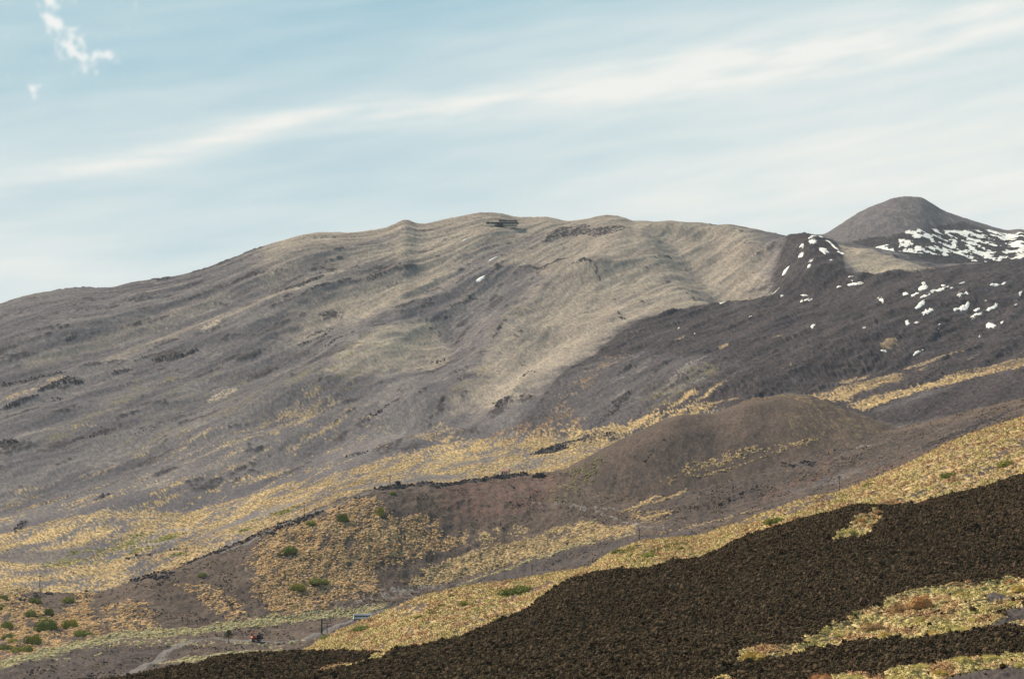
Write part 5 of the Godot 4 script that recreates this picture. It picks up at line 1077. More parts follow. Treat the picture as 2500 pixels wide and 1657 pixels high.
func strip(called: String, s: int, flat: Array, wide: float, lift: float, mat: Material) -> void:
	# a way laid over the land: two ruts' width of packed ash with a softened, uneven edge
	var cv := Curve2D.new()
	for i in range(0, flat.size(), 2):
		cv.add_point(Vector2(flat[i], flat[i + 1]))
	var fine := Curve2D.new()
	var n0 := flat.size() / 2
	for i in n0:
		var p := cv.get_point_position(i)
		var tan_ := (cv.get_point_position(mini(i + 1, n0 - 1)) - cv.get_point_position(maxi(i - 1, 0))) * 0.17
		fine.add_point(p, -tan_, tan_)
	var len_ := fine.get_baked_length()
	var n := int(len_ / 2.0)
	var rows: Array = []
	for i in n + 1:
		var d := len_ * i / n
		var p := fine.sample_baked(d)
		var q := fine.sample_baked(minf(d + 1.0, len_)) - fine.sample_baked(maxf(d - 1.0, 0.0))
		var side := Vector2(-q.y, q.x).normalized()
		var row: Array = []
		for k in 9:
			var u := (k - 4) / 4.0
			var off := u * wide * 0.5 * (1.0 + 0.25 * soft.get_noise_2d(d * 0.05, 40.0 * signf(u)))
			var xz := p + side * off
			var rut := -0.05 if absf(absf(u) - 0.5) < 0.2 else 0.0
			row.append(Vector3(xz.x, ground(s, xz.x, xz.y) + (lift + rut if absf(u) < 0.99 else -0.3), xz.y))
		rows.append(row)
	var st := SurfaceTool.new()
	st.begin(Mesh.PRIMITIVE_TRIANGLES)
	var r := RandomNumberGenerator.new()
	r.seed = 5
	for i in n:
		for k in 8:
			for v: Vector3 in [rows[i][k], rows[i + 1][k], rows[i][k + 1], rows[i][k + 1], rows[i + 1][k], rows[i + 1][k + 1]]:
				var g := r.randf_range(0.86, 1.1)
				st.set_color(Color(g, g, g))
				st.add_vertex(v)
	st.generate_normals()
	var o := MeshInstance3D.new()
	o.name = called
	o.mesh = st.commit()
	o.material_override = mat
	o.set_meta("kind", "structure")
	add_child(o)

# ------------------------------------------------------------------ sky
func air(b: float, e: float) -> Color:
	# bearing and elevation in degrees -> colour of the air and the thin high cloud there
	var low := exp(-maxf(e - 3.5, 0.0) / 6.4)
	var w := 0.11 + 0.84 * low
	var across := e - 0.15 * b
	var veil := soft.get_noise_2d(b * 0.02 + 3.1, across * 0.09 + 1.7)
	var streak := fbm.get_noise_2d(b * 0.045 + 11.0, across * 0.33)
	var fine := fbm.get_noise_2d(b * 0.16 + 5.0, across * 1.3 + 2.0)
	w += 0.17 * streak + 0.13 * fine + 0.06 * veil
	# the long bright streak, and a broad thin sheet of cloud over the right of it
	var here := exp(-pow(b / 70.0, 2.0))
	var mid := 12.6 + 0.155 * b - 0.0016 * b * b + 0.5 * exp(-pow((b + 7.5) / 5.0, 2.0))
	var thick := 0.5 + 0.5 * smoothstep(-10.0, 14.0, b)
	var off := (e - mid) / thick
	var wisp := fbm.get_noise_2d(b * 0.3 + 2.0, (across + 0.05 * b) * 2.6)
	var core := exp(-off * off) * (0.58 - 0.26 * smoothstep(-2.0, 12.0, b) + 0.14 * streak + 0.2 * fine + 0.16 * wisp)
	w += here * core * smoothstep(-27.0, -11.0, b)
	w += here * 0.14 * exp(-pow((e - mid - 1.2) / 1.5, 2.0))
	var sheet := smoothstep(-9.0, 13.0, b) * here
	w += sheet * 0.4 * exp(-pow((e - 10.2) / 4.4, 2.0)) + sheet * 0.13
	w += here * 0.22 * exp(-pow((b + 17.5) / 3.5, 2.0)) * exp(-pow((e - 6.3) / 0.9, 2.0))
	w = clampf(w, 0.0, 1.0)
	var up := clampf(e / 70.0, 0.0, 1.0)
	var blue := Color(0.57, 0.70, 0.75).lerp(Color(0.4, 0.55, 0.67), smoothstep(0.12, 1.0, up))
	return blue.lerp(Color(0.85, 0.852, 0.832), w)

func make_sky() -> PanoramaSkyMaterial:
	var w := 1024
	var h := 512
	var im := Image.create(w + 16, h, false, Image.FORMAT_RGB8)
	for y in h:
		var e := 90.0 - 180.0 * (y + 0.5) / h
		for x in w + 16:
			var b := 360.0 * fposmod(x - 7.5, w) / w
			if b > 180.0:
				b -= 360.0
			if e > -3.0:
				# far round to the back the two ends of the noise are blended into one another
				var c := air(b, e)
				if absf(b) > 150.0:
					c = c.lerp(air(b - 360.0 * signf(b), e), (absf(b) - 150.0) / 60.0)
				im.set_pixel(x, y, c)
			else:
				im.set_pixel(x, y, Color(0.55, 0.54, 0.52))
	im.resize(4096 + 64, 2048, Image.INTERPOLATE_CUBIC)
	im = im.get_region(Rect2i(32, 0, 4096, 2048))
	for y in range(590, 1040):
		var e2 := 90.0 - 180.0 * (y + 0.5) / 2048.0
		for x in range(-300, 300):
			im.set_pixel(posmod(x, 4096), y, air(360.0 * (x + 0.5) / 4096.0, e2))
	# one small torn cumulus shred and a scrap below it
	var shreds := [[-17.05, 16.1, -16.6, 16.0, 0.2], [-16.6, 16.0, -16.1, 15.9, 0.22], [-16.66, 16.0, -16.66, 15.2, 0.19], [-16.66, 15.2, -16.36, 14.5, 0.17], [-16.36, 14.5, -15.9, 14.15, 0.14], [-15.92, 14.3, -15.85, 13.95, 0.22], [-15.85, 13.95, -15.5, 13.6, 0.19], [-15.5, 13.6, -15.22, 13.38, 0.16], [-15.0, 13.8, -14.45, 13.76, 0.1], [-17.1, 12.45, -16.95, 12.42, 0.12]]
	for y in range(int((90.0 - 17.2) / 180.0 * 2048.0), int((90.0 - 11.8) / 180.0 * 2048.0)):
		for x in range(int((360.0 - 18.4) / 360.0 * 4096.0), int((360.0 - 13.6) / 360.0 * 4096.0)):
			var e := 90.0 - 180.0 * (y + 0.5) / 2048.0
			var b := 360.0 * (x + 0.5) / 4096.0 - 360.0
			var d := 0.0
			for q: Array in shreds:
				var near := Geometry2D.get_closest_point_to_segment(Vector2(b, e), Vector2(q[0], q[1]), Vector2(q[2], q[3]))
				d = maxf(d, 1.08 - near.distance_to(Vector2(b, e)) / float(q[4]) * 0.36)
			d += fbm.get_noise_2d(b * 2.0 + 3.0, e * 2.0) * 0.95 + fbm.get_noise_2d(b * 4.0 + 9.0, e * 4.0) * 0.3
			var a := smoothstep(0.35, 1.2, d) * 0.9
			if a > 0.0:
				im.set_pixel(x, y, im.get_pixel(x, y).lerp(Color(0.88, 0.875, 0.862), a))
	var m := PanoramaSkyMaterial.new()
	m.panorama = ImageTexture.create_from_image(im)
	return m

# ------------------------------------------------------------------ things
func pole(i: int, label: String, group: String) -> void:
	var d: Array = POLES[i]
	var h: float = d[2]
	var stout := i == 8
	var o := thing("utility_pole", Vector3(d[0], ground(2, d[0], d[1]) - 0.3, d[1]), 0.0, label, "pole", group)
	var r0 := 0.42 if stout else 0.2
	part("post", bar(r0, r0 * 0.75, h + 0.3), M.tar, o, Vector3(0, (h + 0.3) / 2, 0), Vector3(0, 0, 0.03 if i < 4 else -0.01))
	var turn := [0.5, 0.4, 0.3, 0.9, 0.9, 0.8, 0.4, 0.7, 0.25, 0.3][i] as float
	var wide := [2.2, 2.2, 2.0, 2.6, 1.4, 1.8, 2.6, 2.0, 4.6, 4.2][i] as float
	part("crossarm", box(wide, 0.24, 0.2), M.tar, o, Vector3(0, h - 0.25, 0.2), Vector3(0, turn, 0))
	if i != 8 and i != 9:
		part("crossarm", box(wide * 0.7, 0.18, 0.16), M.tar, o, Vector3(0, h - 1.1, 0.2), Vector3(0, turn, 0))
	for s: float in [-1.0, -0.45, 0.45, 1.0]:
		var ins := bar(0.1, 0.07, 0.36, 8)
		part("insulator", ins, M.glaze, o, Vector3(cos(turn) * s * wide * 0.45, h + 0.05, 0.2 - sin(turn) * s * wide * 0.45))
	if i == 6:
		part("fuse_box", box(0.5, 0.7, 0.4), M.white, o, Vector3(-0.35, h * 0.45, 0.1))

func wheel(parent: Node, at: Vector3, r: float, w: float) -> void:
	var t := part("wheel", bar(r, r, w, 20), M.rubber, parent, at, Vector3(PI / 2, 0, 0))
	part("rim", bar(r * 0.55, r * 0.55, w + 0.04, 14), M.steel, t)

func make_work_truck() -> void:
	var o := thing("work_truck", Vector3(TRUCK.x, ground(2, TRUCK.x, TRUCK.y) + 0.1, TRUCK.y), 0.55, "orange topped dark work truck with grey cab window on the dirt road", "truck")
	for x: float in [-1.45, 1.3]:
		for z: float in [-1.15, 1.15]:
			wheel(o, Vector3(x, 0.7, z), 0.7, 0.55)
	part("chassis", rounded(4.8, 0.6, 1.7, 0.08), M.tar, o, Vector3(0, 1.1, 0))
	part("engine_body", rounded(2.1, 1.5, 2.2, 0.15), M.dark, o, Vector3(1.3, 2.1, 0))
	var cab := part("cab", rounded(2.3, 2.4, 2.2, 0.15), M.orange, o, Vector3(-1.0, 2.6, 0))
	part("roof", rounded(2.6, 0.25, 2.4, 0.08), M.orange_pale, cab, Vector3(0, 1.32, 0))
	part("windshield", box(0.06, 1.1, 1.8), M.glass, cab, Vector3(-1.15, 0.45, 0))
	part("side_window", box(1.5, 1.0, 0.06), M.pane_grey, cab, Vector3(0.15, 0.5, 1.1))
	part("side_window", box(1.5, 1.0, 0.06), M.glass, cab, Vector3(0.0, 0.5, -1.1))
	part("headlight", rounded(0.1, 0.3, 0.4, 0.03), M.white, cab, Vector3(-1.17, -0.7, 0.7))
	part("headlight", rounded(0.1, 0.3, 0.4, 0.03), M.white, cab, Vector3(-1.17, -0.7, -0.7))
	part("boom", rounded(2.4, 0.4, 0.5, 0.06), M.tar, o, Vector3(2.3, 3.15, 0.3), Vector3(0, 0, -0.25))
	part("stick", rounded(1.7, 0.3, 0.4, 0.05), M.tar, o, Vector3(3.15, 2.3, 0.3), Vector3(0, 0, 1.2))
	part("bucket", rounded(0.7, 0.7, 1.3, 0.12), M.tar, o, Vector3(2.95, 1.3, 0.3), Vector3(0, 0, 0.4))
	part("bumper", rounded(0.25, 0.4, 2.3, 0.06), M.steel, o, Vector3(-2.45, 0.85, 0))
	part("exhaust", bar(0.07, 0.07, 1.2), M.tar, o, Vector3(0.6, 3.3, -0.7))

func make_bus() -> void:
	var y := ground(2, BUS.x, BUS.y)
	var o := thing("tour_bus", Vector3(BUS.x, y + 0.1, BUS.y), 0.16, "long white bus half hidden behind the grassy ridge edge", "bus")
	var l := 9.2
	part("body", rounded(l, 2.2, 2.5, 0.18), M.silver, o, Vector3(0, 1.85, 0))
	part("roof", rounded(l * 0.98, 0.4, 2.4, 0.16), M.white, o, Vector3(0.05, 3.1, 0))
	part("windshield", box(0.06, 1.1, 2.1), M.glass, o, Vector3(-l / 2 - 0.01, 2.2, 0))
	part("rear_window", box(0.06, 0.9, 1.9), M.glass, o, Vector3(l / 2 + 0.01, 2.3, 0))
	for i in 6:
		for z: float in [-1.0, 1.0]:
			part("side_window", rounded(1.2, 0.7, 0.06, 0.02), M.glass, o, Vector3(-l / 2 + 1.3 + i * 1.36, 2.3, z * 1.255))
	for x: float in [-2.9, 2.7]:
		for z: float in [-1.05, 1.05]:
			wheel(o, Vector3(x, 0.5, z), 0.5, 0.35)
	for z: float in [-0.85, 0.85]:
		part("headlight", rounded(0.08, 0.25, 0.4, 0.02), M.white, o, Vector3(-l / 2 - 0.02, 1.05, z))
	part("bumper", rounded(0.2, 0.3, 2.5, 0.06), M.tar, o, Vector3(-l / 2 - 0.05, 0.75, 0))
	part("skirt", box(l - 0.2, 0.35, 2.3), M.tar, o, Vector3(0, 0.62, 0))

func make_tree() -> void:
	var o := thing("pine_tree", Vector3(TREE.x, ground(2, TREE.x, TREE.y) - 0.1, TREE.y), 0.0, "lone small dark green tree standing beside the dirt road", "tree")
	part("trunk", bar(0.2, 0.11, 3.2, 8), M.bark, o, Vector3(0, 1.6, 0), Vector3(0, 0, 0.02))
	var r := RandomNumberGenerator.new()
	r.seed = 77
	for i in 5:
		var a := TAU * i / 5.0 + 0.3
		var b := part("limb", bar(0.09, 0.03, 2.2, 6), M.bark, o)
		b.basis = Basis(Quaternion(Vector3.UP, Vector3(cos(a), 0.8 + 0.2 * (i % 2), sin(a)).normalized()))
		b.position = Vector3(0, 2.5 + i * 0.2, 0) + b.basis.y * 1.0
	var st := SurfaceTool.new()
	st.begin(Mesh.PRIMITIVE_TRIANGLES)
	st.set_smooth_group(-1)
	for k in 26:
		var a := r.randf() * TAU
		var q := sqrt(r.randf()) * 1.9
		var h := r.randf_range(2.6, 6.0)
		q *= 1.0 if h < 4.6 else (6.4 - h) / 1.8
		var c := Vector3(cos(a) * q, h, sin(a) * q)
		for i in 46:
			var d := Vector3(r.randfn(), r.randfn() * 0.7, r.randfn()) * 0.33
			var u := Vector3(r.randf_range(-1, 1), r.randf_range(-1, 1), r.randf_range(-1, 1)).normalized() * 0.16
			var v := Vector3(r.randf_range(-1, 1), r.randf_range(0, 1), r.randf_range(-1, 1)).normalized() * 0.3
			var g := r.randf_range(0.75, 1.2)
			for p: Vector3 in [c + d - u, c + d + u, c + d + v]:
				st.set_color(Color(g, g, g))
				st.add_vertex(p)
	st.generate_normals()
	part("crown", st.commit(), M.pine, o)

func make_hut() -> void:
	var y := ground(4, HUT.x, HUT.y)
	var o := thing("stone_hut", Vector3(HUT.x, y + 1.2, HUT.y), -0.5, "small pale stone hut with a pinkish gable roof behind the crater rim", "hut")
	part("wall", box(5.6, 2.5, 4.0), M.plaster, o, Vector3(0, 1.25, 0))
	part("foundation", rounded(6.2, 2.6, 4.6, 0.1), M.basalt, o, Vector3(0, -1.2, 0))
	var pr := PrismMesh.new()
	pr.size = Vector3(4.0, 1.3, 5.6)
	part("gable", pr, M.plaster, o, Vector3(0, 3.15, 0), Vector3(0, PI / 2, 0))
	for s: float in [-1.0, 1.0]:
		part("roof", box(6.2, 0.16, 2.75), M.tile, o, Vector3(0, 3.2, s * 1.12), Vector3(s * 0.576, 0, 0))
	var d := part("door", box(1.0, 1.9, 0.12), M.door, o, Vector3(-1.2, 0.97, 2.02))
	part("handle", box(0.08, 0.2, 0.1), M.steel, d, Vector3(0.35, 0, 0.1))
	for x: float in [0.4, 1.9]:
		var w := part("window", box(0.9, 0.9, 0.1), M.door, o, Vector3(x, 1.5, 2.02))
		part("pane", box(0.7, 0.7, 0.06), M.glass, w, Vector3(0, 0, 0.05))
	var w2 := part("window", box(0.1, 0.9, 0.9), M.door, o, Vector3(-2.82, 1.5, 0))
	part("pane", box(0.06, 0.7, 0.7), M.glass, w2, Vector3(-0.05, 0, 0))
	var low := thing("garden_wall", Vector3(HUT.x - 6.4, ground(4, HUT.x - 6.4, HUT.y + 1.0) + 0.1, HUT.y + 1.0), 0.1, "low pale stone wall beside the small hut", "wall")
	for i in 9:
		part("stone", clod(300 + i), M.plaster, low, Vector3(-2.4 + i * 0.6, 0.35, 0.1 * (i % 2))).scale = Vector3(0.42, 0.4, 0.35)

func make_shed() -> void:
	var o := thing("stone_shed", Vector3(SHED.x, ground(2, SHED.x, SHED.y) - 0.3, SHED.y), 0.4, "tiny dark stone shed with a pale flat roof on the rim", "shed")
	part("wall", rounded(2.8, 2.2, 2.6, 0.1), M.basalt, o, Vector3(0, 1.1, 0))
	part("roof", rounded(3.1, 0.25, 2.9, 0.06), M.concrete, o, Vector3(0, 2.32, 0))
	part("door", box(0.8, 1.6, 0.1), M.tar, o, Vector3(0.3, 0.9, 1.32))
	var m := thing("marker_post", Vector3(MARKER.x, ground(4, MARKER.x, MARKER.y) - 0.2, MARKER.y), 0.0, "short whitish marker post on the grass behind the rim", "post")
	part("post", bar(0.22, 0.18, 2.4, 8), M.concrete, m, Vector3(0, 1.2, 0), Vector3(0, 0, -0.08))
	part("cap", bar(0.3, 0.2, 0.2, 8), M.white, m, Vector3(-0.1, 2.45, 0))

func make_outcrop() -> void:
	var o := thing("rock_outcrop", Vector3(OUTCROP.x, ground(2, OUTCROP.x, OUTCROP.y) - 0.5, OUTCROP.y), 0.0, "dark rugged lava rock outcrop on the crater rim near the hut", "rock")
	var r := RandomNumberGenerator.new()
	r.seed = 4
	for i in 34:
		var a := r.randf() * TAU
		var q := sqrt(r.randf())
		var k := r.randf_range(0.6, 1.5)
		var p := part("boulder", clod(400 + i % 6), M.basalt, o, Vector3(cos(a) * q * 4.6, (1.0 - q * q) * 2.6 + r.randf_range(0.0, 0.6), sin(a) * q * 2.0), Vector3(r.randf() * 6, r.randf() * 6, 0))
		p.scale = Vector3(k, k, k)

func make_station() -> void:
	var y := ground(4, STATION.x, STATION.y)
	var dir := STATION_END - STATION
	var o := thing("mountain_station", Vector3(STATION.x, y + 1.0, STATION.y), 0.12, "long low dark-roofed station building on the mountain crest", "building")
	part("wall", box(44, 4.0, 9), M.concrete, o, Vector3(2, 2.0, 0))
	part("roof", rounded(50, 1.5, 11, 0.2), M.tar, o, Vector3(1, 4.6, 0))
	part("upper_wall", box(24, 3.2, 7), M.concrete, o, Vector3(10, 6.6, -3))
	part("upper_roof", rounded(28, 1.4, 9, 0.2), M.tar, o, Vector3(10, 8.9, -3))
	part("retaining_wall", box(16, 2.6, 2), M.cream, o, Vector3(-20, 0.3, 6))
	part("annex", rounded(10, 4.4, 6, 0.2), M.dark, o, Vector3(-4, 1.0, 6.5))
	for i in 9:
		var w := part("window", box(2.2, 1.5, 0.2), M.steel, o, Vector3(-14 + i * 3.8, 2.4, 4.52))
		part("pane", box(1.8, 1.1, 0.14), M.glass, w, Vector3(0, 0, 0.06))
	part("mast", bar(0.5, 0.25, 9.0, 8), M.steel, o, Vector3(24, 7.0, -2))
	part("antenna_dome", dome(9, 10, 4, 0.02), M.dome, o, Vector3(22, 7.0, -2)).scale = Vector3(2.6, 3.2, 2.6)

func make_snow() -> void:
	var r := RandomNumberGenerator.new()
	r.seed = 12
	for i in SNOW.size():
		var d: Array = SNOW[i]
		var st := SurfaceTool.new()
		st.begin(Mesh.PRIMITIVE_TRIANGLES)
		var n := 28
		var c := Vector3(d[0], ground(4, d[0], d[1]), d[1])
		var rings: Array = []
		for k in 4:
			var row: Array = []
			for j in n:
				var a := TAU * j / n
				var q: float = [0.26, 0.55, 0.82, 0.92][k]
				q *= 1.0 + 0.7 * fbm.get_noise_2d(cos(a) * 1.9 + i * 7.7, sin(a) * 1.9 + i * 3.1)
				var x: float = d[0] + (d[2] * cos(a) + d[4] * sin(a)) * q
				var z: float = d[1] + (d[3] * cos(a) + d[5] * sin(a)) * q
				row.append(Vector3(x, ground(4, x, z) + [0.9, 0.85, 0.7, -0.6][k], z) - c)
			rings.append(row)
		for j in n:
			var m := (j + 1) % n
			for p: Vector3 in [Vector3(0, 1.4, 0), rings[0][j], rings[0][m]]:
				st.add_vertex(p)
			for k in 3:
				quad(st, rings[k][j], rings[k + 1][j], rings[k + 1][m], rings[k][m])
		st.generate_normals()
		st.index()
		var notch := i < 14
		var ashy := i >= 63
		var o := MeshInstance3D.new()
		o.name = numbered("snow_patch")
		o.mesh = st.commit()
		o.material_override = M.snow
		o.position = c
		add_child(o)
		var long_ := Vector2(d[2], d[3]).length()
		var wide_ := Vector2(d[4], d[5]).length()
		var look := "small" if maxf(long_, wide_) < 9.0 else ("narrow streaked" if long_ > wide_ * 1.6 or wide_ > long_ * 2.6 else "broad")
		if notch:
			tag(o, look + " snow patch lying on the dark rocky knob beside the ash bowl", "snow patch", look + " snow on the rocky knob")
		elif ashy:
			tag(o, "small snow scrap left in a hollow of the grey ash slope", "snow patch", "snow scraps on the ash slope")
		else:
			tag(o, look + " white snow patch lying on the dark lava field below the cones", "snow patch", look + " snow patches on the dark lava")
	# the broken snow field on the far cone
	var poly := PackedVector2Array()
	for i in range(0, SNOW_FIELD.size(), 2):
		poly.append(Vector2(SNOW_FIELD[i], SNOW_FIELD[i + 1]))
	var box2 := Rect2(poly[0], Vector2.ZERO)
	for p in poly:
		box2 = box2.expand(p)
	var nx := 300
	var nz := 190
	var st2 := SurfaceTool.new()
	st2.begin(Mesh.PRIMITIVE_TRIANGLES)
	var pts: Array = []
	var on := PackedFloat32Array()
	for j in nz + 1:
		for i in nx + 1:
			var x := box2.position.x + box2.size.x * i / nx
			var z := box2.position.y + box2.size.y * j / nz
			var m := fbm.get_noise_2d(x * 0.028 + z * 0.008, z * 0.036 - x * 0.014) + 0.4 * fbm.get_noise_2d(x * 0.1, z * 0.12)
			m += 0.12 * smoothstep(-250.0, 300.0, x - 1000.0) - 0.05 + 0.3 * soft.get_noise_2d(x * 0.011, z * 0.014)
			if not Geometry2D.is_point_in_polygon(Vector2(x, z), poly):
				m = -1.0
			on.append(m)
			pts.append(Vector3(x, ground(5, x, z) + 1.6 if m > -0.3 else 0.0, z))
	for j in nz:
		for i in nx:
			var a := j * (nx + 1) + i
			for tri: Array in [[a, a + 1, a + nx + 1], [a + 1, a + nx + 2, a + nx + 1]]:
				if on[tri[0]] + on[tri[1]] + on[tri[2]] > 0.2 and minf(on[tri[0]], minf(on[tri[1]], on[tri[2]])) > -0.3:
					for v: int in tri:
						st2.add_vertex(pts[v])
	st2.generate_normals()
	var o2 := MeshInstance3D.new()
	o2.name = "snow_field"
	o2.mesh = st2.commit()
	o2.material_override = M.snow
	o2.set_meta("kind", "stuff")
	tag(o2, "broken streaky snow field covering the dark foot of the far cone", "snow")
	add_child(o2)

func make_plants() -> void:
	var kinds: Array = []
	for i in 4:
		kinds.append(bush(50 + i * 9, 520, 5 + i, 0.055))
	var greens := [M.green, M.green2, M.green3]
	var r := RandomNumberGenerator.new()
	r.seed = 31
	for i in SHRUBS.size():
		var d: Array = SHRUBS[i]
		var s: int = d[0]
		var ridge_side := s == 1
		var label := "round green shrub growing on the stony slope below the rim track"
		var group := "green shrubs on the crater slope"
		if i < 18:
			label = "low green shrub in the thicket at the foot of the stony bank"
			group = "green shrubs at the foot of the bank"
		elif ridge_side:
			label = "low spreading green shrub in the dry grass of the near ridge"
			group = "green shrubs on the grassy ridge"
		var size := "large " if float(d[3]) > 2.6 else ("small " if float(d[3]) < 1.5 else "")
		label = size + label
		group = size + group
		var o := thing("juniper_shrub", Vector3(d[1], ground(s, d[1], d[2]) - 0.15, d[2]), r.randf() * 0.4, label, "shrub", group)
		var f := part("foliage", kinds[i % 4], greens[i % 3], o)
		f.scale = Vector3(d[3] * 1.4, d[4] * 0.8, d[3] * 1.15)
		f.rotation.z = -float(d[5]) * 0.4
		f.rotation.y = r.randf() * 0.5
		part("stem", bar(0.12, 0.06, 0.8, 6), M.bark, o, Vector3(0, 0.3, 0))
	var mats := [M.gold, M.brown, M.rustleaf, M.moss, M.palegrass]
	var looks := ["golden cushion shrub on the near lava field", "dry brown cushion shrub in the grass on the near lava", "rusty orange-brown cushion shrub on the near lava field", "yellow-green cushion shrub on the near lava field", "pale straw cushion shrub on the near lava field"]
	var groups := ["golden cushion shrubs", "brown cushion shrubs", "rusty cushion shrubs", "yellow-green cushion shrubs", "pale cushion shrubs"]
	var big: Array = []
	for i in 3:
		big.append(bush(150 + i * 9, 1500, 7 + i * 2, 0.03))
	for i in CUSHIONS.size():
		var d: Array = CUSHIONS[i]
		var k: int = d[4]
		var size := "wide " if float(d[2]) > 1.8 else ("small " if float(d[2]) < 1.2 else "")
		var o := thing("cushion_shrub", Vector3(d[0], ground(0, d[0], d[1]) - 0.12, d[1]), r.randf() * 6.0, size + looks[k], "shrub", size + groups[k])
		var f := part("foliage", big[i % 3], mats[k], o)
		f.scale = Vector3(d[2] * 1.12, d[3] * 0.85, d[2] * 1.0)
		part("stem", bar(0.06, 0.04, 0.4, 6), M.bark, o, Vector3(0, 0.1, 0))

func leafy(c: Color) -> StandardMaterial3D:
	var m := matte(c)
	m.vertex_color_use_as_albedo = true
	m.backlight_enabled = true
	m.backlight = Color(0.4, 0.38, 0.28)
	return m

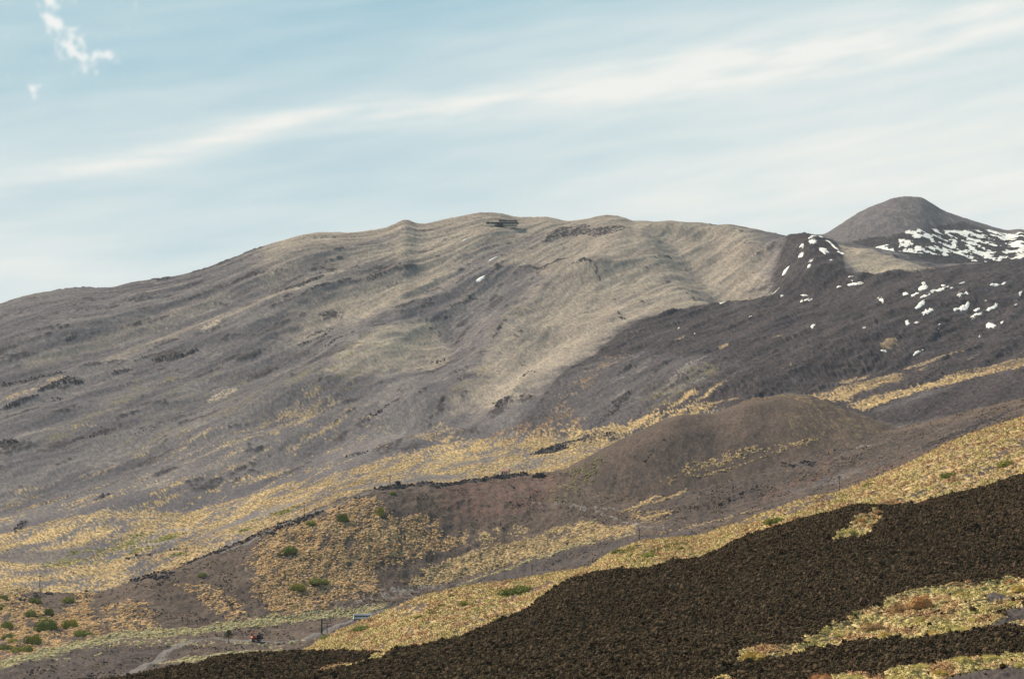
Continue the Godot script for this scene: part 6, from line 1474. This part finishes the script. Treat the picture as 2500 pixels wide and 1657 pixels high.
func _ready() -> void:
	# ---- camera, sky, sun, exposure
	var cam := Camera3D.new()
	cam.name = "camera"
	cam.fov = 24.29
	cam.near = 0.5
	cam.far = 20000.0
	cam.rotation_degrees.x = 4.034
	add_child(cam)
	cam.current = true
	fbm.noise_type = FastNoiseLite.TYPE_SIMPLEX_SMOOTH
	fbm.seed = 3
	fbm.frequency = 1.0
	fbm.fractal_type = FastNoiseLite.FRACTAL_FBM
	fbm.fractal_octaves = 4
	ridge.noise_type = FastNoiseLite.TYPE_SIMPLEX_SMOOTH
	ridge.seed = 8
	ridge.frequency = 1.0
	ridge.fractal_type = FastNoiseLite.FRACTAL_RIDGED
	ridge.fractal_octaves = 3
	soft.noise_type = FastNoiseLite.TYPE_SIMPLEX_SMOOTH
	soft.seed = 21
	soft.frequency = 1.0
	soft.fractal_type = FastNoiseLite.FRACTAL_NONE
	var env := Environment.new()
	env.background_mode = Environment.BG_SKY
	env.sky = Sky.new()
	env.sky.sky_material = make_sky()
	env.tonemap_mode = Environment.TONE_MAPPER_LINEAR
	env.tonemap_exposure = 1.3
	env.sdfgi_enabled = true
	env.ssao_enabled = true
	env.ssil_enabled = true
	env.fog_enabled = true
	env.fog_density = 0.00003
	env.fog_light_color = Color(0.86, 0.9, 0.95)
	var we := WorldEnvironment.new()
	we.name = "environment"
	we.environment = env
	add_child(we)
	var sun := DirectionalLight3D.new()
	sun.name = "sun"
	sun.light_energy = 1.6
	sun.light_color = Color(1.0, 0.94, 0.85)
	sun.light_angular_distance = 0.5
	sun.shadow_enabled = true
	sun.directional_shadow_max_distance = 6000.0
	add_child(sun)
	var bearing := deg_to_rad(-52.0)
	var high := deg_to_rad(44.0)
	sun.look_at_from_position(Vector3(sin(bearing) * cos(high), sin(high), -cos(bearing) * cos(high)) * 100.0, Vector3.ZERO)

	# ---- materials
	M.land = matte(Color.WHITE)
	M.land.vertex_color_use_as_albedo = true
	M.land.vertex_color_is_srgb = true
	M.land.metallic_specular = 0.15
	M.tuft = matte(Color.WHITE)
	M.tuft.vertex_color_use_as_albedo = true
	M.tuft.vertex_color_is_srgb = true
	M.tuft.metallic_specular = 0.1
	M.blade = M.tuft.duplicate()
	M.blade.backlight_enabled = true
	M.blade.backlight = Color(0.4, 0.38, 0.33)
	M.tar = matte(Color8(44, 40, 38), 0.9)
	M.dark = matte(Color8(52, 52, 54), 0.7)
	M.glaze = matte(Color8(120, 110, 100), 0.4)
	M.white = matte(Color8(228, 226, 220), 0.5)
	M.silver = matte(Color8(224, 222, 216), 0.45)
	M.rubber = matte(Color8(30, 29, 28), 0.9)
	M.steel = matte(Color8(120, 120, 122), 0.5, 0.4)
	M.orange = matte(Color8(190, 90, 48), 0.6)
	M.orange_pale = matte(Color8(222, 150, 112), 0.6)
	M.glass = matte(Color8(40, 46, 52), 0.15)
	M.pane_grey = matte(Color8(186, 190, 190), 0.3)
	M.bark = matte(Color8(74, 60, 48))
	M.plaster = matte(Color8(204, 178, 158))
	M.tile = matte(Color8(150, 116, 104))
	M.door = matte(Color8(80, 62, 50))
	M.basalt = matte(Color8(56, 50, 47))
	M.concrete = matte(Color8(168, 162, 150))
	M.cream = matte(Color8(216, 200, 176))
	M.dome = matte(Color8(122, 138, 122))
	M.snow = matte(Color8(232, 226, 216), 0.9)
	M.road = matte(Color8(108, 101, 97))
	M.road.vertex_color_use_as_albedo = true
	M.green = leafy(Color8(134, 136, 70))
	M.green2 = leafy(Color8(116, 122, 62))
	M.green3 = leafy(Color8(152, 148, 78))
	M.gold = leafy(Color8(186, 156, 84))
	M.brown = leafy(Color8(168, 134, 94))
	M.rustleaf = leafy(Color8(188, 138, 92))
	M.moss = leafy(Color8(196, 178, 110))
	M.palegrass = leafy(Color8(206, 180, 128))
	M.pine = leafy(Color8(66, 72, 46))

	# ---- the land
	for d: Array in SPURS:
		var ln := PackedVector2Array()
		var flat2: Array = d[2]
		for i in range(0, flat2.size(), 2):
			ln.append(Vector2(flat2[i], flat2[i + 1]))
		var rb := Rect2(ln[0], Vector2.ZERO)
		for p in ln:
			rb = rb.expand(p)
		spur_lines.append([d[0], d[1], rb.grow(float(d[1]) * 3.0), ln])
	for s in ORDER.size():
		var ls: Array = []
		for flat: Array in SURVEY[ORDER[s]]:
			ls.append(Line.new(flat))
		lines[s] = ls
		var ps: Array = []
		for d: Array in COVER[ORDER[s]]:
			ps.append(Patch.new(d))
		patches[s] = ps
	build_land(0, "lava_field", "lava", -22.0, 22.0, 980, [6, 8, 130, 150, 12, 4])
	build_land(1, "grass_ridge", "straw", -22.0, 22.0, 900, [90, 8, 4])
	build_land(2, "valley", "soil", -22.0, 22.0, 900, [14, 70, 120, 6, 3])
	build_land(3, "cinder_cone", "conesoil", -1.0, 14.5, 380, [90, 5, 6])
	build_land(4, "mountain", "cinder", -22.0, 22.0, 940, [60, 140, 170, 6, 10])
	build_land(5, "snowy_cone", "cinder", 6.0, 23.0, 360, [110, 6, 8])
	print("land ", Time.get_ticks_msec())
	strip("road", 2, ROAD, 5.2, 0.2, M.road)
	strip("track", 2, TRACK, 4.0, 0.22, M.road)

	# ---- things
	make_hut()
	make_shed()
	make_outcrop()
	make_station()
	for i in 4:
		pole(i, "dark wooden utility pole standing along the crater rim track", "utility poles along the rim")
	for i in range(4, 8):
		pole(i, ["dark pole standing on the ash by the green strip below the cinder cone", "dark pole at the bend of the ash path below the cinder cone", "dark pole with a small white box in front of the red ash", "dark pole whose top just shows over the grassy ridge by the red ash"][i - 4], "")
	pole(8, "stout dark post with wide crossarm by the dirt road", "")
	pole(9, "thin dark pole with crossarm behind the stout post by the road", "")
	make_work_truck()
	make_bus()
	make_tree()
	make_snow()
	make_plants()
	print("things ", Time.get_ticks_msec())

	# ---- what covers the ground
	scatter("clinker_rubble", clod(1), clinkers, M.tuft, "dark brown clinker rubble covering the near lava field", "lava rubble")
	scatter("loose_stones", clod(2), stones, M.tuft, "loose dark stones strewn over the crater slope and outcrops", "stones")
	scatter("dry_grass", dome(3, 7, 3, 0.28), tuft_far, M.blade, "dry straw grass tussocks on the valley slopes and plateau", "grass")
	scatter("dry_grass_tussocks", tussock(5), tuft_near, M.blade, "dry yellow grass on the near ridge and between the lava", "grass")
	print("done ", Time.get_ticks_msec())
